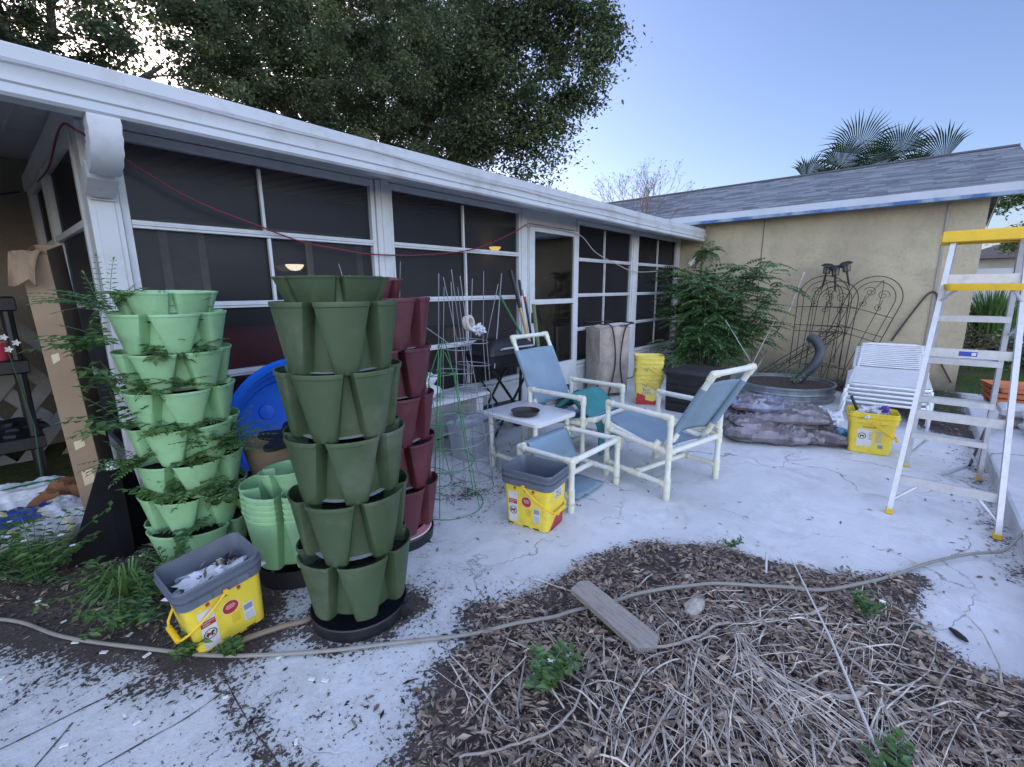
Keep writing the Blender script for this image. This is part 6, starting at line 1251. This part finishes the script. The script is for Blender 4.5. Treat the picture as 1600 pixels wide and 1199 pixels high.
mb = MB(); mb.tube([p+Vector((0, 0, .004)) for p in P3], .0078, 8); tag(mb.build('garden_hose', HOSE), 'long grey garden hose running from the weeds across the mulch to the raised slab', 'hose')
mb = MB(); mb.tube([Vector((p.x, p.y, .018)) for p in spline([(.40, 1.90, 0), (.52, 1.88, 0), (.64, 1.84, 0), (.74, 1.80, 0), (.86, 1.86, 0)], 6)], .012, 8); tag(mb.build('hose_piece', HOSE2), 'brown hose end lying between the near pail and the dark green tower', 'hose')
def cord(name, label, pts, mat, r=.006): mb = MB(); mb.tube(spline(pts, 10), r, 6); return tag(mb.build(name, mat), label, 'cord')
def cat_(a, b, sag, n=8): a, b = Vector(a), Vector(b); return [a.lerp(b, i/n)-Vector((0, 0, sag*4*(i/n)*(1-i/n))) for i in range(n+1)]
CORD = [(.42, 4.59, 2.14), (.42, 3.93, 2.126), (.42, 3.28, 2.20), (.45, 3.05, 2.14), (.619, 3.2, 2.092), (.927, 3.24, 1.928), (1.263, 3.24, 1.818), (1.542, 3.24, 1.735), (1.822, 3.24, 1.701), (2.088, 3.24, 1.678), (2.589, 3.24, 1.697), (3.207, 3.24, 1.781), (3.771, 3.24, 1.973), (4.004, 3.24, 2.078)]
cord('red_cord', 'red cord drooping across the porch screens from the corner post', CORD, REDC, .0055)
cord('pale_cord', 'pale cord drooping from the porch door top to the far windows', [(4.004, 3.235, 2.078), (4.445, 3.235, 2.085), (5.051, 3.235, 2.056), (5.444, 3.235, 1.87), (5.971, 3.235, 1.75), (6.573, 3.235, 1.651), (7.374, 3.235, 1.669)], GREYC, .006)
cord('power_cord', 'dark cord sagging under the ceiling of the covered corner', [(-.6, 5.8, 2.22), (.0, 6.0, 2.17), (.42, 5.9, 2.25)], BLACKP, .008)

# ------------------------------------------------------------------ mulch mound detail
def flatleaf(mb, x, y, z, s, r, mi, lift=.5):
    a = r.uniform(0, 6.28); d = Vector((math.cos(a), math.sin(a), r.uniform(-lift, lift)*.6)); mb.leaf((x, y, z), d, (r.uniform(-lift, lift), r.uniform(-lift, lift), 1), s, s*r.uniform(.18, .42), mi, fold=r.uniform(-.2, .35))
r = random.Random(5); mb = MB(); cnt = 0
while cnt < 27000:
    x, y = r.uniform(.35, 2.85), r.uniform(-1.0, 1.35)
    d = pdist(x, y, PILE)+nz(x, y, 1, 7)*.07
    if d < -.03: continue
    if y < -.6 and x < 1.5: continue
    if x < .9 and y < .3: continue
    if nz(x, y, 8, 3.2) < -.28 and r.random() < .7: continue
    cnt += 1; flatleaf(mb, x, y, mound(x, y)+(r.uniform(.0, .022) if cnt % 3 else r.uniform(.02, .042)), r.choice((r.uniform(.006, .016), r.uniform(.010, .024), r.uniform(.02, .036), r.uniform(.03, .056))), r, r.choice((0, 0, 1, 1, 2, 2)))
struct(tag(mb.build('leaf_litter', [L1, L2, L3], None, False), 'brown dead leaves covering the mulch mound', 'leaf litter'), 'stuff')
mb = MB(); cnt = 0
def strip(mb, P, w, mi=0):
    mb.tube(P, [w]*(len(P)-1)+[w*.4], 4, mi, cap=False)
HUBS = [(1.25, .35, .6), (1.1, .2, .7), (1.7, .2, -.5), (1.4, .45, .3), (1.3, .0, .5), (1.9, -.15, -.6), (1.9, .1, -.6), (.9, .65, .8), (1.0, .45, .9)]
for i in range(560):
    hx, hy, ha = r.choice(HUBS); x, y = hx+r.gauss(0, .26), hy+r.gauss(0, .22)
    if pdist(x, y, PILE) < .04: continue
    a = ha+math.pi+r.gauss(0, .55)+(math.pi if r.random() < .5 else 0); L_ = r.uniform(.1, .65)*r.uniform(.4, 1); k = 5; P = []; cv = r.gauss(0, .22); px, py = x, y
    for q in range(k+1): P.append((px, py, mound(px, py)+.014+r.uniform(0, .02)+(.01*math.sin(q)))); a += cv/k; px += math.cos(a)*L_/k; py += math.sin(a)*L_/k
    strip(mb, P, r.choice((.0008, .0010, .0014, .0018, .0026, .0034)), r.choice((0, 0, 1)))
# fan of palm strips
for hx, hy, base in ((1.72, .36, 3.75), (1.60, .33, 4.3), (1.5, .45, 3.9), (1.75, -.08, 3.4)):
    for i in range(17):
        a = base+r.gauss(0, .22); L_ = r.uniform(.25, .55); P = []; px, py = hx+r.gauss(0, .02), hy+r.gauss(0, .02); cv = r.gauss(0, .35)
        for q in range(7): P.append((px, py, mound(px, py)+.02+.018*math.sin(q/6*3.1)+r.uniform(0, .004))); a += cv/6; px += math.cos(a)*L_/6; py += math.sin(a)*L_/6
        strip(mb, P, r.choice((.0011, .0015, .002)), 0)
struct(tag(mb.build('dry_straw', [STRAW, STICK], None, True), 'pale dry straw and twigs strewn over the mulch mound', 'straw'), 'stuff')
mb = MB()
for i in range(700):
    k = r.random()
    if k < .45: x, y = r.uniform(.6, 3.2), r.uniform(-.5, 1.8)
    elif k < .7: a = r.uniform(0, 6.28); q = abs(r.gauss(0, .35)); x, y = 2.4+q*2*math.cos(a), 2.0+q*math.sin(a)
    elif k < .85: x, y = r.uniform(3.2, 6.5), -.5+abs(r.gauss(0, .12))
    else: x, y = r.uniform(2.5, 7), r.uniform(-.3, 3.1)
    if y < -.57: continue
    if k < .45:
        d = pdist(x, y, PILE)
        if d > 0 or r.random() > math.exp(d*3.0): continue
    flatleaf(mb, x, y, .006, r.uniform(.014, .045), r, r.choice((0, 0, 1, 2)), .15)
struct(tag(mb.build('scattered_leaves', [L1, L2, L3], None, False), 'single dead leaves scattered over the white patio', 'leaves'), 'stuff')
mb = MB(); cnt = 0
while cnt < 3400:
    if r.random() < .62: x, y = r.uniform(-.5, .9), r.uniform(1.9, 3.8); P_ = BED
    else: x, y = r.uniform(5.9, 8.4), r.uniform(-.56, 1.4); P_ = FAR
    if pdist(x, y, P_) < -.02: continue
    cnt += 1; flatleaf(mb, x, y, (bh(x, y, BED, .03, .25, 2) if P_ is BED else bh(x, y, FAR, .02, .2, 3))+.006, r.uniform(.018, .05), r, r.choice((0, 0, 1, 2)))
struct(tag(mb.build('bed_leaf_litter', [L1, L2, L3], None, False), 'dead leaves on the bare soil beside the patio', 'leaf litter'), 'stuff')
mb = MB()
for i in range(46): x, y = r.uniform(-.2, 1.1), r.uniform(1.3, 2.9); a = r.uniform(0, 6.28); s_ = r.uniform(.005, .014); z = mound(x, y)+.006; mb.box((x, y, z), (s_*2, s_, .004), a)
struct(tag(mb.build('paint_chips', PETAL, None, False), 'white paint chips scattered near the soil bed', 'chips'), 'stuff')
mb = MB(); cnt = 0
while cnt < 3600:
    x, y = r.uniform(-.6, 1.5), r.uniform(.75, 2.75); w = max(1.0*math.exp(-abs(pdist(x, y, BED))*7), math.exp(-abs(pdist(x, y, PILE))*6), .8*math.exp(-abs(x-.385)*16), .9*math.exp(-max(0, math.hypot(x-1.08, y-1.54)-.08)*14), .05)
    if r.random() > w: continue
    cnt += 1; flatleaf(mb, x, y, max(.004, mound(x, y)+.003), r.choice((r.uniform(.004, .012), r.uniform(.006, .02), r.uniform(.02, .045))) if cnt % 4 == 0 else r.uniform(.004, .014), r, r.choice((0, 0, 1, 2, 3, 3)), .4)
struct(tag(mb.build('soil_crumbs', [L1, L2, L3, SOIL], None, False), 'crumbs of soil and leaf bits on the near paving', 'debris'), 'stuff')
# individual pieces
mb = MB(); pl = MB(); pl.add([(-.21, -.045, 0), (.19, -.055, 0), (.23, .0, 0), (.20, .048, 0), (-.20, .046, 0), (-.225, .01, 0), (-.21, -.045, .02), (.19, -.055, .02), (.23, .0, .018), (.20, .048, .02), (-.20, .046, .022), (-.225, .01, .02)], [(5, 4, 3, 2, 1, 0), (6, 7, 8, 9, 10, 11)]+[(j, (j+1) % 6, 6+(j+1) % 6, 6+j) for j in range(6)])
o = pl.build('plank', WOOD, None, False); o.location = (1.50, .765, .095); o.rotation_euler = (.08, .04, R_(-105)); o.scale = (.95, 1.05, 1.2); tag(o, 'weathered grey board lying across the hose on the mulch', 'board')
mb = MB(); mb.tube([(2.44, .295, .09), (1.9, .08, .12), (1.50, -.07, .12), (1.2, -.19, .12)], [.0035, .0045, .005, .005], 6); tag(mb.build('white_stake', M('white_fibreglass', (.60, .58, .55), .5), None), 'long thin white stake lying over the mulch towards the camera', 'stake')
mb = MB(); mb.tube([(2.42, .40, .09), (2.22, .36, .10)], .005, 5); tag(mb.build('white_stick', MATS['white_fibreglass'], None), 'short white stick near the far edge of the mulch', 'stick')
crumple('stone', 'oval pale stone half buried in the mulch', 'stone', (1.77, .53, .095), (.068, .034, .02), STONE, 71, 14, amp=.2)
crumple('dark_stub', 'short dark brown stub on the white patio right of the mulch', 'stub', (2.40, -.31, .014), (.04, .011, .011), M('dark_rubber', (.02, .018, .018), .7), 72, 12, amp=.1, rot=-2.4)
def stick(label, pts, rr): mb = MB(); mb.tube([Vector((p.x, p.y, mound(p.x, p.y)+.022+p.z)) for p in spline(pts, 6)], rr, 7); tag(mb.build('stick', STICK), label, 'stick')
stick('thick curved pale stick lying over the white stake', [(1.60, .07, .0), (1.61, .03, .01), (1.65, -.01, .01), (1.73, -.04, .01)], .009)
stick('long brown stick slanting down the right side of the mulch', [(2.05, .25, .01), (1.85, -.05, .01), (1.75, -.3, 0), (1.72, -.55, 0)], .006)
stick('long pale twig on the left slope of the mulch', [(1.25, .72, 0), (1.02, .66, .01), (.85, .75, .0), (.74, .86, 0)], .004)
stick('straight pale stick in the middle of the mulch pointing at the camera', [(1.42, .42, 0), (1.15, .42, .01), (.9, .44, .01)], .0045)
stick('bent pale stick on the right half of the mulch', [(1.98, .22, 0), (2.12, .13, .02), (2.2, .12, .0)], .007)
stick('pale stick across the centre of the mulch under the board', [(1.40, .62, 0), (1.52, .5, .01), (1.70, .42, .01), (1.78, .36, 0)], .006)
# weeds
def weed(label, loc, n, h, lsz, spread=.12, flowers=0, mats=(G1, G2, G3), name='weed'):
    t = thing(name, label, 'weed', loc); mb = MB()
    for i in range(n):
        a = r.uniform(0, 6.28); o = r.uniform(.1, 1)*spread; hh = h*r.uniform(.4, 1); P = [Vector((0, 0, 0)), Vector((math.cos(a)*o*.6, math.sin(a)*o*.6, hh*.6)), Vector((math.cos(a)*o*1.3, math.sin(a)*o*1.3, hh))]; P = spline(P, 4); mb.tube(P, .0015, 3, 3, cap=False)
        for q in range(2, len(P)):
            for s_ in (-1, 1): b = a+s_*1.4+r.gauss(0, .4); mb.leaf(P[q], (math.cos(b), math.sin(b), r.uniform(-.2, .4)), (r.uniform(-.3, .3), r.uniform(-.3, .3), 1), lsz*r.uniform(.6, 1.15), lsz*.45, r.randrange(3))
        if i < flowers:
            for q in range(6): b = q*1.05; mb.leaf(P[-1]+Vector((0, 0, .012)), (math.cos(b), math.sin(b), .2), (0, 0, 1), .014, .009, 4)
    mb.build('foliage', list(mats)+[GREENT, PETAL], t, False)
weed('leafy green weed with a white flower growing in the near mulch', (1.06, .79, .07), 12, .11, .045, .11, 2)
weed('small green weed at the right of the mulch beside a bent stick', (2.22, .0, .07), 7, .08, .035, .06, 1)
weed('green weed sprouting at the bottom right of the mulch', (1.47, -.11, .08), 7, .09, .045, .08)
weed('light green weed at the far right corner of the mulch', (1.98, -.58, .1), 7, .09, .04, .08)
weed('small green weed on the far right slope of the mulch', (2.35, .55, .09), 6, .06, .025, .05)
weed('round leaved bright weed under the near yellow pail', (.36, 1.96, .02), 12, .09, .040, .08, mats=(G3, G1, G3))
weed('small bright weed in the paving joint by the near pail', (.45, 1.84, .02), 8, .06, .035, .06, mats=(G3, G1, G3))
weed('large leafy weed at far left beside the soil bag', (.0, 3.02, .02), 26, .34, .05, .26, 5)
weed('leafy weed at the left edge under the soil bag', (-.16, 3.2, .02), 22, .30, .05, .24, 3)
weed('low feathery weed in front of the black sheet', (.20, 2.66, .02), 16, .14, .045, .2, 2)
weed('grey green weed left of the near pail', (.24, 2.36, .02), 16, .13, .05, .16)
weed('tall thin weed between the pail and the mint tower', (.40, 2.42, .02), 9, .26, .04, .14, mats=(G1, G3, G2))
weed('low weed at the foot of the mint planter tower', (.55, 2.42, .02), 12, .16, .04, .16)
t = thing('grass_tuft', 'tuft of arching grass blades left of the near pail', 'grass tuft', (.26, 2.55, .02)); mb = MB()
for i in range(46):
    a = r.uniform(0, 6.28); o = r.uniform(.08, .3); h = r.uniform(.08, .22); P = [Vector((0, 0, 0)), Vector((math.cos(a)*o*.4, math.sin(a)*o*.4, h)), Vector((math.cos(a)*o, math.sin(a)*o, h*.6))]; s_ = Vector((-math.sin(a), math.cos(a), 0))*.004; mb.add([P[0]-s_, P[0]+s_, P[1]+s_, P[1]-s_, P[2]], [(0, 1, 2, 3), (3, 2, 4)], r.randrange(2))
mb.build('blades', [G1, G3], t, False)
weed('dry trailing weeds on the rim of the corrugated planter', (6.55, 1.0, .2), 16, .3, .03, .35, mats=(OK3, G1, L2))
weed('dry weeds between the wall and the corrugated planter', (7.6, 1.3, .0), 26, .45, .035, .4, mats=(L1, L2, OK3))
weed('dry brown weeds in front of the trellises', (7.7, .6, .0), 18, .4, .035, .3, mats=(L1, L2, OK3))
